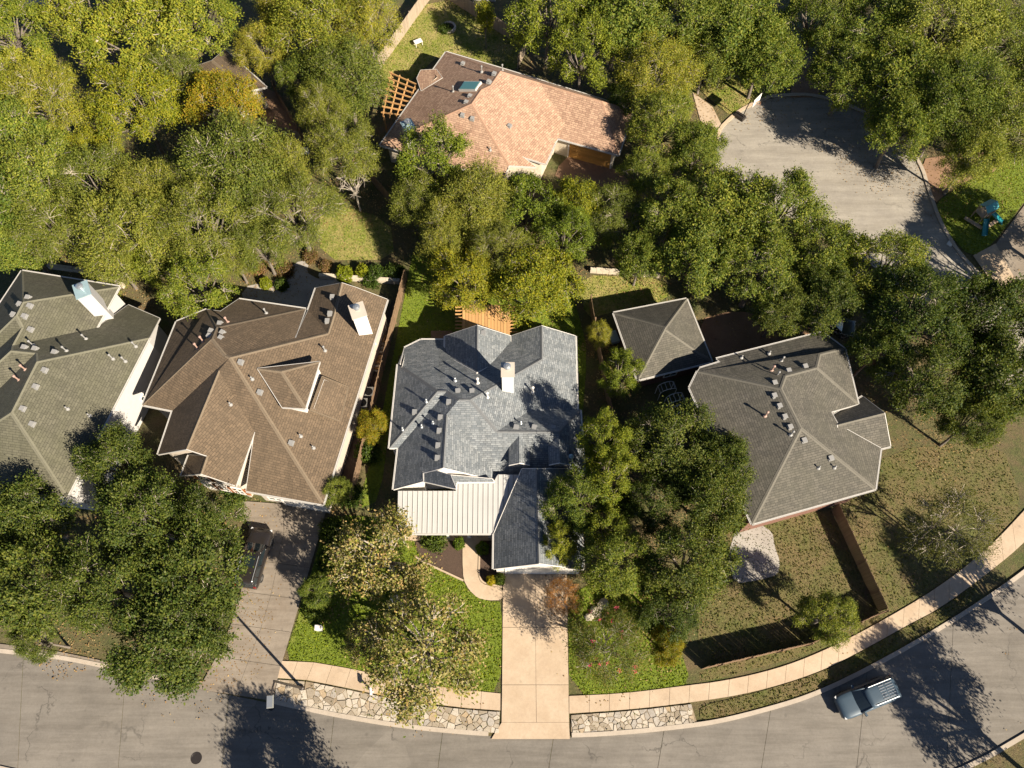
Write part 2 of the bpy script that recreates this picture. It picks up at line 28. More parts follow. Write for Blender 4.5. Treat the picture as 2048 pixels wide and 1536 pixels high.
TREES=[(-51.86, 66.73, 9, 4.37, 'bright', 0, 0, 15), (-48.06, 59.64, 9, 3.72, 'bright', 0, 1, 15), (-44.37, 55.85, 10, 4.25, 'goldelm', 0, 2, 15), (-43.05, 67.8, 10, 4.36, 'bright', 0, 3, 15), (-35.67, 54.66, 11, 4.67, 'lime', 0, 4, 15), (-36.64, 63.66, 11, 5.49, 'bright', 0, 5, 15), (-33.48, 59.96, 9, 2.88, 'elm', 0, 6, 15), (-32.28, 67.8, 10, 4.11, 'bright', 0, 7, 15), (-27.78, 55.66, 10, 3.86, 'gold', 0, 8, 15), (-25.56, 64.63, 8, 2.66, 'goldelm', 0, 9, 15), (-24.04, 69.2, 8, 2.36, 'goldelm', 0, 10, 15), (-21.5, 61.19, 7, 2.13, 'oak', 0, 11, 15), (-19.15, 66.05, 11, 4.8, 'goldelm', 0, 12, 15), (-16.42, 59.35, 10, 3.84, 'elm', 0, 13, 15), (-14.78, 67.09, 10, 3.58, 'goldelm', 0, 14, 15), (-45.36, 42.77, 10, 3.82, 'oak', 1, 0, 22), (-46.61, 50.39, 10, 3.99, 'oak', 1, 1, 22), (-44.48, 40.93, 8, 2.71, 'oak', 1, 2, 22), (-42.24, 46.16, 11, 4.09, 'oak', 1, 3, 22), (-41.04, 42.12, 9, 3.61, 'elm', 1, 4, 22), (-40.23, 51.74, 8, 2.4, 'lime', 1, 5, 22), (-38.03, 46.36, 10, 3.9, 'elm', 1, 6, 22), (-35.79, 39.34, 8, 2.69, 'elm', 1, 7, 22), (-33.76, 40.89, 10, 4.23, 'elm', 1, 8, 22), (-33.3, 45.43, 9, 3.22, 'elm', 1, 9, 22), (-31.81, 39.47, 7, 2.35, 'olive', 1, 10, 22), (-32.4, 46.84, 9, 3.34, 'elm', 1, 11, 22), (-27.44, 36.12, 9, 2.7, 'bright', 1, 12, 22), (-27.19, 41.52, 11, 4.21, 'elm', 1, 13, 22), (-25.33, 40.0, 7, 2.27, 'elm', 1, 14, 22), (-24.63, 46.79, 12, 4.75, 'elm', 1, 15, 22), (-22.78, 40.93, 8, 2.49, 'elm', 1, 16, 22), (-21.67, 48.27, 9, 2.8, 'elm', 1, 17, 22), (-19.57, 43.31, 10, 3.83, 'elm', 1, 18, 22), (-18.1, 54.87, 9, 2.42, 'elm', 1, 19, 22), (-15.8, 50.62, 9, 2.93, 'elm', 1, 20, 22), (-15.14, 48.38, 7, 1.9, 'bare', 1, 21, 22), (-8.75, 45.33, 8, 2.55, 'elm', 2, 0, 11), (-7.24, 49.44, 9, 3.67, 'olive', 2, 1, 11), (-6.08, 41.74, 8, 2.5, 'elm', 2, 2, 11), (-4.16, 37.26, 8, 3.1, 'lime', 2, 3, 11), (-3.16, 44.59, 9, 3.43, 'elm', 2, 4, 11), (-1.08, 39.87, 8, 2.7, 'elm', 2, 5, 11), (1.43, 44.77, 8, 3.46, 'olive', 2, 6, 11), (2.01, 36.37, 9, 3.58, 'lime', 2, 7, 11), (4.59, 41.74, 8, 2.63, 'olive', 2, 8, 11), (5.91, 45.56, 6.5, 2.63, 'lime', 2, 9, 11), (9.25, 44.88, 6.5, 3.18, 'elm', 2, 10, 11), (3.64, 67.45, 10, 4.1, 'olive', 3, 0, 10), (7.05, 62.64, 10, 3.5, 'olive', 3, 1, 10), (10.79, 67.09, 10, 4.35, 'oak', 3, 2, 10), (11.71, 59.81, 6, 2.43, 'oak', 3, 3, 10), (14.26, 60.62, 9, 4.19, 'goldelm', 3, 4, 10), (16.19, 58.82, 6, 2.27, 'oak', 3, 5, 10), (17.69, 67.09, 10, 4.35, 'oak', 3, 6, 10), (19.92, 63.6, 8, 2.8, 'oak', 3, 7, 10), (22.94, 66.05, 10, 4.58, 'oak', 3, 8, 10), (25.27, 62.95, 9, 3.53, 'oak', 3, 9, 10), (31.55, 67.45, 10, 4.35, 'oak', 4, 0, 11), (33.7, 60.62, 9, 3.99, 'oak', 4, 1, 11), (36.68, 66.05, 10, 4.58, 'oak', 4, 2, 11), (38.09, 59.03, 10, 4.91, 'oak', 4, 3, 11), (37.3, 53.63, 9, 3.12, 'oak', 4, 4, 11), (42.82, 64.34, 12, 5.22, 'fine', 4, 5, 11), (42.09, 55.27, 11, 4.54, 'fine', 4, 6, 11), (43.5, 50.32, 9, 2.6, 'fine', 4, 7, 11), (47.96, 63.0, 12, 5.43, 'fine', 4, 8, 11), (46.57, 54.04, 11, 4.98, 'fine', 4, 9, 11), (51.87, 58.73, 11, 4.38, 'fine', 4, 10, 11), (11.58, 39.74, 7, 2.04, 'oak', 5, 0, 19), (12.55, 48.77, 8, 2.36, 'oak', 5, 1, 19), (14.49, 53.94, 9, 3.47, 'oak', 5, 2, 19), (14.63, 43.76, 9, 3.19, 'oak', 5, 3, 19), (17.37, 51.21, 9, 2.94, 'oak', 5, 4, 19), (16.7, 39.2, 9, 3.46, 'oak', 5, 5, 19), (19.21, 43.31, 10, 4.15, 'oak', 5, 6, 19), (21.64, 37.51, 10, 3.93, 'oak', 5, 7, 19), (24.21, 43.58, 10, 3.97, 'oak', 5, 8, 19), (23.31, 34.22, 8, 2.39, 'dimoak', 5, 9, 19), (27.31, 38.94, 9, 3.55, 'oak', 5, 10, 19), (26.85, 34.62, 9, 3.03, 'dimoak', 5, 11, 19), (30.76, 30.03, 9, 2.31, 'dimoak', 5, 12, 19), (32.28, 37.26, 10, 3.83, 'oak', 5, 13, 19), (33.79, 32.22, 11, 4.4, 'dimoak', 5, 14, 19), (34.24, 26.98, 10, 3.89, 'dimoak', 5, 15, 19), (37.35, 23.52, 8, 2.45, 'dimoak', 5, 16, 19), (40.04, 33.29, 10, 3.74, 'dimoak', 5, 17, 19), (39.41, 27.21, 10, 3.49, 'dimoak', 5, 18, 19), (7.81, 33.17, 4, 1.07, 'goldelm', 6, 0, 8), (9.38, 28.81, 6, 1.93, 'olive', 6, 1, 8), (11.18, 16.82, 8, 2.74, 'dimoak', 6, 2, 8), (11.45, 8.93, 7, 2.43, 'dimoak', 6, 3, 8), (12.82, 21.57, 9, 3.79, 'dimoak', 6, 4, 8), (12.98, 12.04, 9, 3.19, 'dimoak', 6, 5, 8), (15.36, 17.05, 9, 2.91, 'dimoak', 6, 6, 8), (16.6, 20.1, 8, 2.39, 'dimoak', 6, 7, 8), (23.77, 8.47, 6, 2.49, 'oak', 7, 0, 2), (33.84, 15.04, 8, 3.28, 'thin', 7, 1, 2), (3.72, 14.02, 7, 1.63, 'bright', 8, 0, 6), (4.93, 17.03, 8, 2.5, 'oak', 8, 1, 6), (7.28, 21.56, 10, 1.82, 'bright', 8, 2, 6), (7.19, 15.24, 8, 2.01, 'bright', 8, 3, 6), (7.62, 18.88, 10, 2.02, 'bright', 8, 4, 6), (7.73, 12.16, 8, 2.73, 'oak', 8, 5, 6), (-10.75, 6.67, 6, 1.86, 'sycamore', 9, 0, 3), (-9.82, 12.84, 8, 3.73, 'sycamore', 9, 1, 3), (-6.4, 5.96, 9, 4.32, 'sycamore', 9, 2, 3), (3.88, 10.05, 5, 1.31, 'goldbare', 10, 0, 3), (7.1, 6.49, 6, 3.05, 'myrtle', 10, 1, 3), (11.67, 6.56, 5, 1.5, 'gold', 10, 2, 3), (-37.0, 15.47, 9, 2.88, 'dimoak', 11, 0, 10), (-35.06, 10.45, 10, 3.49, 'dimoak', 11, 1, 10), (-34.83, 6.71, 8, 1.83, 'dimoak', 11, 2, 10), (-29.73, 10.45, 10, 3.86, 'dimoak', 11, 3, 10), (-30.97, 19.9, 9, 2.96, 'dimoak', 11, 4, 10), (-27.88, 15.31, 10, 3.8, 'dimoak', 11, 5, 10), (-24.83, 6.58, 10, 4.01, 'dimoak', 11, 6, 10), (-23.66, 11.54, 10, 3.89, 'dimoak', 11, 7, 10), (-22.3, 7.34, 9, 2.72, 'dimoak', 11, 8, 10), (-22.99, 15.47, 9, 2.61, 'dimoak', 11, 9, 10), (-14.81, 10.61, 5, 1.54, 'oak', 12, 0, 3), (-14.27, 18.38, 5, 1.22, 'oak', 12, 1, 3), (-11.72, 24.23, 5, 1.34, 'gold', 12, 2, 3), (-10.47, -7.05, 10, 3.55, 'oak', 13, 0, 6), (45.78, 30.19, 10, 3.55, 'oak', 13, 1, 6), (48.4, 36.5, 10, 4.12, 'oak', 13, 2, 6), (51.79, 40.63, 10, 4.0, 'oak', 13, 3, 6), (39.2, -3.27, 11, 3.79, 'oak', 13, 4, 6), (42.93, 5.89, 10, 3.2, 'oak', 13, 5, 6)]
SHRUBS=[(-6.41, 15.15, 1.3, 1.07, 'box'), (-4.39, 14.87, 1.2, 0.53, 'ball'), (-2.42, 14.48, 1.3, 0.57, 'ball'), (-1.7, 11.84, 1.0, 0.44, 'ballgold'), (-0.97, 11.92, 1.0, 0.48, 'box'), (-15.98, 40.63, 1.4, 0.9, 'limeball'), (-14.2, 40.94, 1.3, 0.81, 'limeball'), (-12.96, 40.83, 1.3, 0.81, 'box'), (-13.38, 40.03, 1.2, 0.85, 'box'), (-11.25, 40.99, 1.3, 0.95, 'box'), (-21.85, 39.54, 1, 0.66, 'box'), (-23.43, 39.7, 1, 0.62, 'limeball'), (-7.49, 72.84, 0.8, 0.78, 'box'), (12.02, 8.3, 1.6, 1.18, 'box'), (-13.6, 18.83, 1.6, 1.01, 'box'), (-14.77, 13.39, 1.6, 1.14, 'box'), (-15.64, 9.48, 1.2, 0.95, 'box'), (-15.01, 15.87, 1.5, 1.07, 'box'), (21.35, 65.57, 1.3, 1.19, 'grey'), (23.06, 66.33, 1.2, 0.97, 'grey'), (-12.43, 22.84, 1.5, 1.08, 'box'), (7.12, 22.38, 1.5, 1.03, 'limeball'), (-19.51, 42.84, 0.8, 0.77, 'rust'), (-21.73, 41.15, 0.8, 0.86, 'rust'), (-17.97, 41.74, 0.7, 0.67, 'rust'), (-24.41, 41.68, 0.9, 0.96, 'rust'), (11.5, 23.75, 1.5, 1.21, 'box'), (9.45, 18.0, 1.4, 1.05, 'box'), (9.35, 23.77, 1.4, 1.04, 'box'), (-23.37, 19.7, 1.6, 1.27, 'box'), (14.57, 19.28, 1.5, 1.18, 'box')]
PT={'suv_blue_a': (24.6, 2.19), 'suv_blue_b': (29.21, 3.83), 'suv_dark_a': (-20.55, 16.33), 'suv_dark_b': (-21.37, 10.87), 'lamp': (-16.2, 3.71), 'lamp_tip': (-16.39, 3.13), 'hoop': (24.33, 60.07), 'manhole': (-23.56, -1.19), 'utility_lid': (-18.39, 2.31), 'lid2': (42.85, 44.43), 'playset': (46.4, 47.44), 'mailpost': (-15.24, 8.1), 'firepit': (-9.11, 9.91), 'bench': (-21.64, 55.23), 'hydrant': (27.87, 64.08), 'arch1': (13.63, 28.31), 'arch2': (14.3, 27.24), 'arch3': (14.52, 26.14), 'pool': (9.34, 33.84), 'pergola_a': (-4.48, 35.96), 'pergola_b': (-0.18, 35.96), 'pergola_c': (-0.18, 32.01), 'pergola_d': (-4.38, 32.01), 'perg2_a': (-13.46, 59.77), 'perg2_0': (-12.64, 64.17), 'perg2_1': (-9.94, 62.58), 'perg2_2': (-11.08, 57.77), 'perg2_3': (-13.18, 58.09), 'ac': (-12.73, 28.31), 'ac2': (-13.19, 27.24), 'planter': (-7.14, 73.13), 'whitetoy': (-10.39, 70.63), 'trash': (14.25, 4.29), 'person_shadow': (-10.96, 3.75), 'car_hidden': (29.38, 35.14), 'car_hidden2': (30.43, 34.46), 'boulder1': (7.27, 9.95), 'boulder2': (6.64, 9.37), 'boulder3': (6.15, 8.98), 'potw': (19.02, 16.77), 'lowwall_a': (-18.41, 40.56), 'lowwall_b': (-10.7, 39.95), 'lowwall_c': (7.5, 41.23), 'lowwall_d': (14.1, 40.67), 'wall1_a': (-44.56, 41.68), 'wall1_b': (-40.82, 41.12), 'wall1_c': (-36.88, 39.45), 'shed': (-21.69, 55.62), 'mailbox': (-10.7, 3.42), 'logs_a': (-11.92, 35.14), 'logs_b': (-12.35, 30.53), 'gshed': (-3.98, 78.71), 'young': (-2.88, 70.18), 'd1_b': (0.6, 22.81, 4.97), 'd1_f': (0.59, 20.28, 4.92), 'd2_b': (3.85, 22.83, 4.91), 'd2_f': (3.79, 20.3, 4.86), 'turbine': (4.79, 21.05, 3.75), 'dormer_hw': 0.85}
NAMES_L2=['a0', 'a1', 'a2', 'a3', 'a3b', 'a4', 'n1', 'n2', 'n3', 's1', 's0', 'j', 's2', 'r1', 'm0', 't0', 'r2', 't1', 't2', 't3', 'e1', 's5', 's6', 's7', 'g1', 'g2', 'g4', 'h0', 'h1', 'h2', 'h3']
NAMES_T=['nW', 'N1', 'N2', 'r0', 'r1', 'r2', 'A', 'B', 'C', 'sw', 's1', 'D', 'E', 'E2', 'G', 'I', 'J', 'Kk', 'M', 'se', 'eh']
# ---------------------------------------------------------------- helpers
def tag(o, label=None, cat=None, group=None, kind=None):
    if label: o['label'] = label
    if cat: o['category'] = cat
    if group: o['group'] = group
    if kind: o['kind'] = kind
    return o
def empty(name, loc, label, cat, group=None, rz=0.0):
    o = bpy.data.objects.new(name, None); o.empty_display_size = 0.3; COL.objects.link(o); o.location = loc; o.rotation_euler = (0, 0, rz)
    return tag(o, label, cat, group)
def link(name, me, parent=None):
    o = bpy.data.objects.new(name, me); COL.objects.link(o)
    if parent: o.parent = parent
    return o
class MB:
    """collects polygons, then links them as one mesh object"""
    def __init__(s): s.v = []; s.f = []; s.m = []; s.uv = {}
    def poly(s, pts, m=0, uv=None):
        b = len(s.v); s.v += [tuple(p) for p in pts]; s.f.append(list(range(b, b+len(pts)))); s.m.append(m)
        if uv: s.uv[len(s.f)-1] = uv
    def box(s, c, d, rz=0.0, m=0, top=None):
        cx, cy, cz = c; a, b = d[0]/2, d[1]/2; h = d[2]; ca, sa = math.cos(rz), math.sin(rz)
        t = top or (1, 1)
        lo = [(-a, -b), (a, -b), (a, b), (-a, b)]
        B = [(cx+x*ca-y*sa, cy+x*sa+y*ca, cz) for x, y in lo]; T = [(cx+x*t[0]*ca-y*t[1]*sa, cy+x*t[0]*sa+y*t[1]*ca, cz+h) for x, y in lo]
        b0 = len(s.v); s.v += B+T
        for f in ((3, 2, 1, 0), (4, 5, 6, 7), (0, 1, 5, 4), (1, 2, 6, 5), (2, 3, 7, 6), (3, 0, 4, 7)):
            s.f.append([b0+i for i in f]); s.m.append(m)
    def prism(s, pts, z0, z1, m=0, inset=0.0):
        n = len(pts); cx = sum(p[0] for p in pts)/n; cy = sum(p[1] for p in pts)/n
        ar = sum(pts[i][0]*pts[(i+1) % n][1]-pts[(i+1) % n][0]*pts[i][1] for i in range(n))
        if ar < 0: pts = pts[::-1]
        T = [(x+(cx-x)*inset, y+(cy-y)*inset, z1) for x, y in pts]
        b = len(s.v); s.v += [(x, y, z0) for x, y in pts]+T
        s.f.append([b+n+i for i in range(n)]); s.m.append(m)
        for i in range(n):
            j = (i+1) % n; s.f.append([b+i, b+j, b+n+j, b+n+i]); s.m.append(m)
    def tube(s, pts, rad, n=6, m=0, cap=True):
        pts = [Vector(p) for p in pts]; b = len(s.v)
        for i, p in enumerate(pts):
            d = (pts[min(i+1, len(pts)-1)]-pts[max(i-1, 0)]).normalized()
            u = d.orthogonal().normalized() if i == 0 else (u-d*u.dot(d)).normalized()
            w = d.cross(u); r = rad[i] if isinstance(rad, (list, tuple)) else rad
            for k in range(n):
                a = 2*math.pi*k/n; s.v.append(tuple(p+(u*math.cos(a)+w*math.sin(a))*r))
        for i in range(len(pts)-1):
            for k in range(n):
                q = (k+1) % n; s.f.append([b+i*n+k, b+i*n+q, b+(i+1)*n+q, b+(i+1)*n+k]); s.m.append(m)
        if cap:
            s.f.append([b+k for k in range(n)][::-1]); s.m.append(m); e = b+(len(pts)-1)*n; s.f.append([e+k for k in range(n)]); s.m.append(m)
    def lathe(s, prof, n=12, c=(0, 0, 0), m=0):
        b = len(s.v)
        for r, z in prof:
            for k in range(n):
                a = 2*math.pi*k/n; s.v.append((c[0]+r*math.cos(a), c[1]+r*math.sin(a), c[2]+z))
        for i in range(len(prof)-1):
            for k in range(n):
                q = (k+1) % n; s.f.append([b+i*n+k, b+i*n+q, b+(i+1)*n+q, b+(i+1)*n+k]); s.m.append(m)
        e = b+(len(prof)-1)*n; s.f.append([e+k for k in range(n)]); s.m.append(m)
    def mesh(s, name, mats, smooth=False):
        me = bpy.data.meshes.new(name); me.from_pydata(s.v, [], s.f)
        for m in (mats if isinstance(mats, (list, tuple)) else [mats]): me.materials.append(m)
        if any(s.m): me.polygons.foreach_set('material_index', s.m)
        if s.uv:
            ul = me.uv_layers.new(name='UVMap'); d = np.zeros((len(me.loops), 2), np.float32)
            for fi, uv in s.uv.items():
                st = me.polygons[fi].loop_start
                for k, q in enumerate(uv): d[st+k] = q
            ul.data.foreach_set('uv', d.ravel())
        if smooth: me.polygons.foreach_set('use_smooth', [True]*len(s.f))
        me.update(); return me
    def build(s, name, mats, parent=None, smooth=False): return link(name, s.mesh(name, mats, smooth), parent)
def copy_tree(o, parent=None):
    c = o.copy(); COL.objects.link(c)
    if parent: c.parent = parent
    for ch in list(o.children): copy_tree(ch, c)
    return c
# ---------------------------------------------------------------- materials
MATS = {}
def newmat(name):
    m = bpy.data.materials.new(name); m.use_nodes = True; nt = m.node_tree; MATS[name] = m
    return m, nt, nt.nodes['Principled BSDF']
def N(nt, t, **kw):
    n = nt.nodes.new(t)
    for k, v in kw.items():
        if k in n.inputs: n.inputs[k].default_value = v
        else: setattr(n, k, v)
    return n
def ramp(nt, fac, stops):
    r = nt.nodes.new('ShaderNodeValToRGB'); e = r.color_ramp.elements
    while len(e) < len(stops): e.new(0.5)
    for q, (p, c) in zip(e, stops): q.position = p; q.color = (*c, 1)
    nt.links.new(fac, r.inputs[0]); return r.outputs[0]
def mix(nt, fac, a, b, mode='MIX'):
    n = nt.nodes.new('ShaderNodeMix'); n.data_type = 'RGBA'; n.blend_type = mode
    for i, v in ((0, fac), (6, a), (7, b)):
        if isinstance(v, bpy.types.NodeSocket): nt.links.new(v, n.inputs[i])
        elif i == 0: n.inputs[0].default_value = v
        else: n.inputs[i].default_value = (*v, 1)
    return n.outputs[2]
def noise(nt, vec, scale, detail=4, rough=0.6):
    n = N(nt, 'ShaderNodeTexNoise', Scale=scale, Detail=detail, Roughness=rough); nt.links.new(vec, n.inputs['Vector']); return n.outputs['Fac']
def coord(nt, which='Object'): return nt.nodes.new('ShaderNodeTexCoord').outputs[which]
def wpos(nt): return nt.nodes.new('ShaderNodeNewGeometry').outputs['Position']
def bump(nt, h, strength, dist, bs):
    b = N(nt, 'ShaderNodeBump', Strength=strength, Distance=dist); nt.links.new(h, b.inputs['Height']); nt.links.new(b.outputs[0], bs.inputs['Normal'])
def plain(name, col, rough=0.6, metal=0.0, var=0.12, scale=3.0, bmp=0.0):
    m, nt, bs = newmat(name); p = wpos(nt)
    f = noise(nt, p, scale, 5); c = mix(nt, f, tuple(x*(1-var*1.6) for x in col), tuple(min(1, x*(1+var)) for x in col))
    nt.links.new(c, bs.inputs['Base Color']); bs.inputs['Roughness'].default_value = rough; bs.inputs['Metallic'].default_value = metal
    if bmp: bump(nt, noise(nt, p, scale*12, 3), bmp, 0.02, bs)
    return m
def shingle(name, dark, light, stain, bw=0.42, rh=0.17):
    m, nt, bs = newmat(name); uv = coord(nt, 'UV')
    b = N(nt, 'ShaderNodeTexBrick', offset=0.37, squash=0.8, squash_frequency=3); nt.links.new(uv, b.inputs['Vector'])
    b.inputs['Color1'].default_value = (*dark, 1); b.inputs['Color2'].default_value = (*light, 1); b.inputs['Mortar'].default_value = (*[x*0.42 for x in dark], 1)
    for k, v in (('Scale', 1.0), ('Mortar Size', 0.018), ('Mortar Smooth', 0.25), ('Bias', 0.0), ('Brick Width', bw), ('Row Height', rh)): b.inputs[k].default_value = v
    p = wpos(nt); big = noise(nt, p, 0.35, 5, 0.65)
    c = mix(nt, ramp(nt, big, [(0.35, (0, 0, 0)), (0.75, (0.55, 0.55, 0.55))]), b.outputs['Color'], stain)
    mp = N(nt, 'ShaderNodeMapping'); mp.inputs['Scale'].default_value = (1.6, 0.16, 1); nt.links.new(uv, mp.inputs[0]); c = mix(nt, 0.55, c, ramp(nt, noise(nt, mp.outputs[0], 1.0, 6, 0.7), [(0.33, (0.6, 0.6, 0.58)), (0.62, (1.06,)*3)]), 'MULTIPLY')
    fine = noise(nt, uv, 14, 3); c = mix(nt, 0.35, c, ramp(nt, fine, [(0.3, (0.45,)*3), (0.7, (1,)*3)]), 'MULTIPLY')
    nt.links.new(c, bs.inputs['Base Color']); bs.inputs['Roughness'].default_value = 0.92
    mm = N(nt, 'ShaderNodeMath', operation='MULTIPLY_ADD'); nt.links.new(b.outputs['Fac'], mm.inputs[0]); mm.inputs[1].default_value = -1.0; nt.links.new(fine, mm.inputs[2])
    bump(nt, mm.outputs[0], 0.3, 0.015, bs); return m
def grass(name, green, dry, dirt, dryness, scale=0.5):
    m, nt, bs = newmat(name); p = wpos(nt)
    a = noise(nt, p, scale, 8, 0.78); b = noise(nt, p, 5.0, 8, 0.85); d = noise(nt, p, scale*0.45, 4, 0.6)
    g = mix(nt, ramp(nt, b, [(0.34, (0,)*3), (0.66, (1,)*3)]), tuple(x*0.42 for x in green), tuple(x*1.5 for x in green))
    f = ramp(nt, a, [(max(0.0, 0.62-dryness*0.5), (0,)*3), (min(1, 0.88-dryness*0.42), (1,)*3)])
    c = mix(nt, f, g, mix(nt, ramp(nt, b, [(0.34, (0,)*3), (0.66, (1,)*3)]), tuple(x*0.55 for x in dry), tuple(x*1.3 for x in dry)))
    c = mix(nt, ramp(nt, d, [(0.58, (0,)*3), (0.75, (min(1, dryness*1.5),)*3)]), c, dirt)
    nt.links.new(c, bs.inputs['Base Color']); bs.inputs['Roughness'].default_value = 0.95
    bump(nt, noise(nt, p, 9.0, 5, 0.8), 1.0, 0.11, bs); return m
def concrete(name, col, stain, crack=0.0, streak=None, rough=0.85):
    m, nt, bs = newmat(name); p = wpos(nt)
    a = noise(nt, p, 0.45, 6, 0.65); b = noise(nt, p, 5.0, 5, 0.7); f = noise(nt, p, 38, 2, 0.5)
    c = mix(nt, ramp(nt, a, [(0.36, (0,)*3), (0.72, (1,)*3)]), col, stain)
    c = mix(nt, 0.45, c, ramp(nt, b, [(0.25, (0.62,)*3), (0.7, (1,)*3)]), 'MULTIPLY')
    c = mix(nt, 0.3, c, ramp(nt, f, [(0.3, (0.6,)*3), (0.6, (1,)*3)]), 'MULTIPLY')
    if streak:
        mp = N(nt, 'ShaderNodeMapping'); mp.inputs['Rotation'].default_value = (0, 0, streak[0]); mp.inputs['Scale'].default_value = streak[1]; nt.links.new(p, mp.inputs[0])
        s = noise(nt, mp.outputs[0], 1.0, 5, 0.7); c = mix(nt, 0.6, c, ramp(nt, s, [(0.32, (0.55, 0.53, 0.5)), (0.6, (1, 1, 1))]), 'MULTIPLY')
    if crack:
        wv = N(nt, 'ShaderNodeMix'); wv.data_type = 'VECTOR'; wv.inputs[0].default_value = 0.18; nz = N(nt, 'ShaderNodeTexNoise', Scale=0.9, Detail=5); nt.links.new(p, nz.inputs['Vector']); nt.links.new(p, wv.inputs[4])
        ad = N(nt, 'ShaderNodeVectorMath', operation='MULTIPLY_ADD'); nt.links.new(nz.outputs['Color'], ad.inputs[0]); ad.inputs[1].default_value = (3, 3, 0); nt.links.new(p, ad.inputs[2])
        vc = N(nt, 'ShaderNodeTexVoronoi', feature='DISTANCE_TO_EDGE', Scale=0.17); nt.links.new(ad.outputs[0], vc.inputs['Vector'])
        k = ramp(nt, vc.outputs['Distance'], [(0.0, (1,)*3), (0.012, (0,)*3)]); gate = ramp(nt, noise(nt, p, 0.13, 3), [(0.5, (0,)*3), (0.6, (crack*0.7,)*3)])
        c = mix(nt, mix(nt, 1.0, k, gate, 'MULTIPLY'), c, tuple(x*0.22 for x in col))
        pv = N(nt, 'ShaderNodeTexVoronoi', Scale=0.11); nt.links.new(p, pv.inputs['Vector']); c = mix(nt, 0.35*crack, c, ramp(nt, pv.outputs['Color'], [(0.2, (0.72,)*3), (0.8, (1.12,)*3)]), 'MULTIPLY')
    # dark spots of oil and leaf stain
    v = N(nt, 'ShaderNodeTexVoronoi', Scale=0.55); nt.links.new(p, v.inputs['Vector'])
    c = mix(nt, ramp(nt, v.outputs['Distance'], [(0.03, (0.5,)*3), (0.09, (0,)*3)]), c, tuple(x*0.35 for x in col))
    nt.links.new(c, bs.inputs['Base Color']); bs.inputs['Roughness'].default_value = rough
    bump(nt, f, 0.25, 0.01, bs); return m
def leaf(name, cols, trans=0.36, vary=0.35):
    m, nt, bs = newmat(name); nt.nodes.remove(bs)
    g = nt.nodes.new('ShaderNodeNewGeometry'); oi = nt.nodes.new('ShaderNodeObjectInfo')
    n = len(cols); c = ramp(nt, g.outputs['Random Per Island'], [((i+0.5)/n if n > 1 else 0.5, q) for i, q in enumerate(cols)])
    nz = noise(nt, g.outputs['Position'], 0.55, 3, 0.6)
    c = mix(nt, 0.75, c, ramp(nt, nz, [(0.3, (0.6, 0.66, 0.62)), (0.7, (1.35, 1.28, 1.1))]), 'MULTIPLY')
    hs = N(nt, 'ShaderNodeHueSaturation'); nt.links.new(c, hs.inputs['Color'])
    mr = N(nt, 'ShaderNodeMapRange'); nt.links.new(oi.outputs['Random'], mr.inputs[0]); mr.inputs[3].default_value = 0.5-0.012; mr.inputs[4].default_value = 0.5+0.016; nt.links.new(mr.outputs[0], hs.inputs['Hue'])
    mv = N(nt, 'ShaderNodeMapRange'); nt.links.new(oi.outputs['Random'], mv.inputs[0]); mv.inputs[3].default_value = 1+vary*0.5; mv.inputs[4].default_value = 1-vary*0.5; nt.links.new(mv.outputs[0], hs.inputs['Value'])
    d = N(nt, 'ShaderNodeBsdfDiffuse', Roughness=0.5); t = N(nt, 'ShaderNodeBsdfTranslucent'); gl = N(nt, 'ShaderNodeBsdfGlossy', Roughness=0.6)
    gl.inputs[0].default_value = (0.9, 0.95, 1, 1)
    nt.links.new(hs.outputs[0], d.inputs[0]); tc = mix(nt, 1.0, hs.outputs[0], (1.25, 1.3, 0.6), 'MULTIPLY'); nt.links.new(tc, t.inputs[0])
    ms = N(nt, 'ShaderNodeMixShader', Fac=trans); nt.links.new(d.outputs[0], ms.inputs[1]); nt.links.new(t.outputs[0], ms.inputs[2])
    m2 = N(nt, 'ShaderNodeMixShader', Fac=0.012); nt.links.new(ms.outputs[0], m2.inputs[1]); nt.links.new(gl.outputs[0], m2.inputs[2])
    nt.links.new(m2.outputs[0], nt.nodes['Material Output'].inputs[0]); return m
def glass(name, col, rough=0.08):
    m, nt, bs = newmat(name); bs.inputs['Base Color'].default_value = (*col, 1); bs.inputs['Roughness'].default_value = rough; bs.inputs['Specular IOR Level'].default_value = 0.9; return m
def paint(name, col, rough=0.25):
    m, nt, bs = newmat(name); p = wpos(nt); f = noise(nt, p, 2.2, 4)
    nt.links.new(mix(nt, f, tuple(x*0.85 for x in col), tuple(x*1.08 for x in col)), bs.inputs['Base Color'])
    bs.inputs['Metallic'].default_value = 0.1; bs.inputs['Roughness'].default_value = rough; bs.inputs['Coat Weight'].default_value = 0.2; bs.inputs['Coat Roughness'].default_value = 0.08; return m
def wood(name, a, b, axis=(1, 1, 0.15), rough=0.8):
    m, nt, bs = newmat(name); p = wpos(nt); oi = nt.nodes.new('ShaderNodeObjectInfo')
    mp = N(nt, 'ShaderNodeMapping'); mp.inputs['Scale'].default_value = tuple(9*x for x in axis); nt.links.new(p, mp.inputs[0])
    c = mix(nt, noise(nt, mp.outputs[0], 1.0, 5, 0.7), a, b); c = mix(nt, 0.5, c, ramp(nt, oi.outputs['Random'], [(0, (0.6,)*3), (1, (1.12,)*3)]), 'MULTIPLY')
    nt.links.new(c, bs.inputs['Base Color']); bs.inputs['Roughness'].default_value = rough; return m
SH_MAIN = shingle('shingle_slate_grey', (0.112, 0.13, 0.148), (0.25, 0.268, 0.282), (0.15, 0.168, 0.182))
SH_L1 = shingle('shingle_moss_grey', (0.084, 0.080, 0.058), (0.120, 0.114, 0.082), (0.080, 0.082, 0.044), 0.5, 0.2)
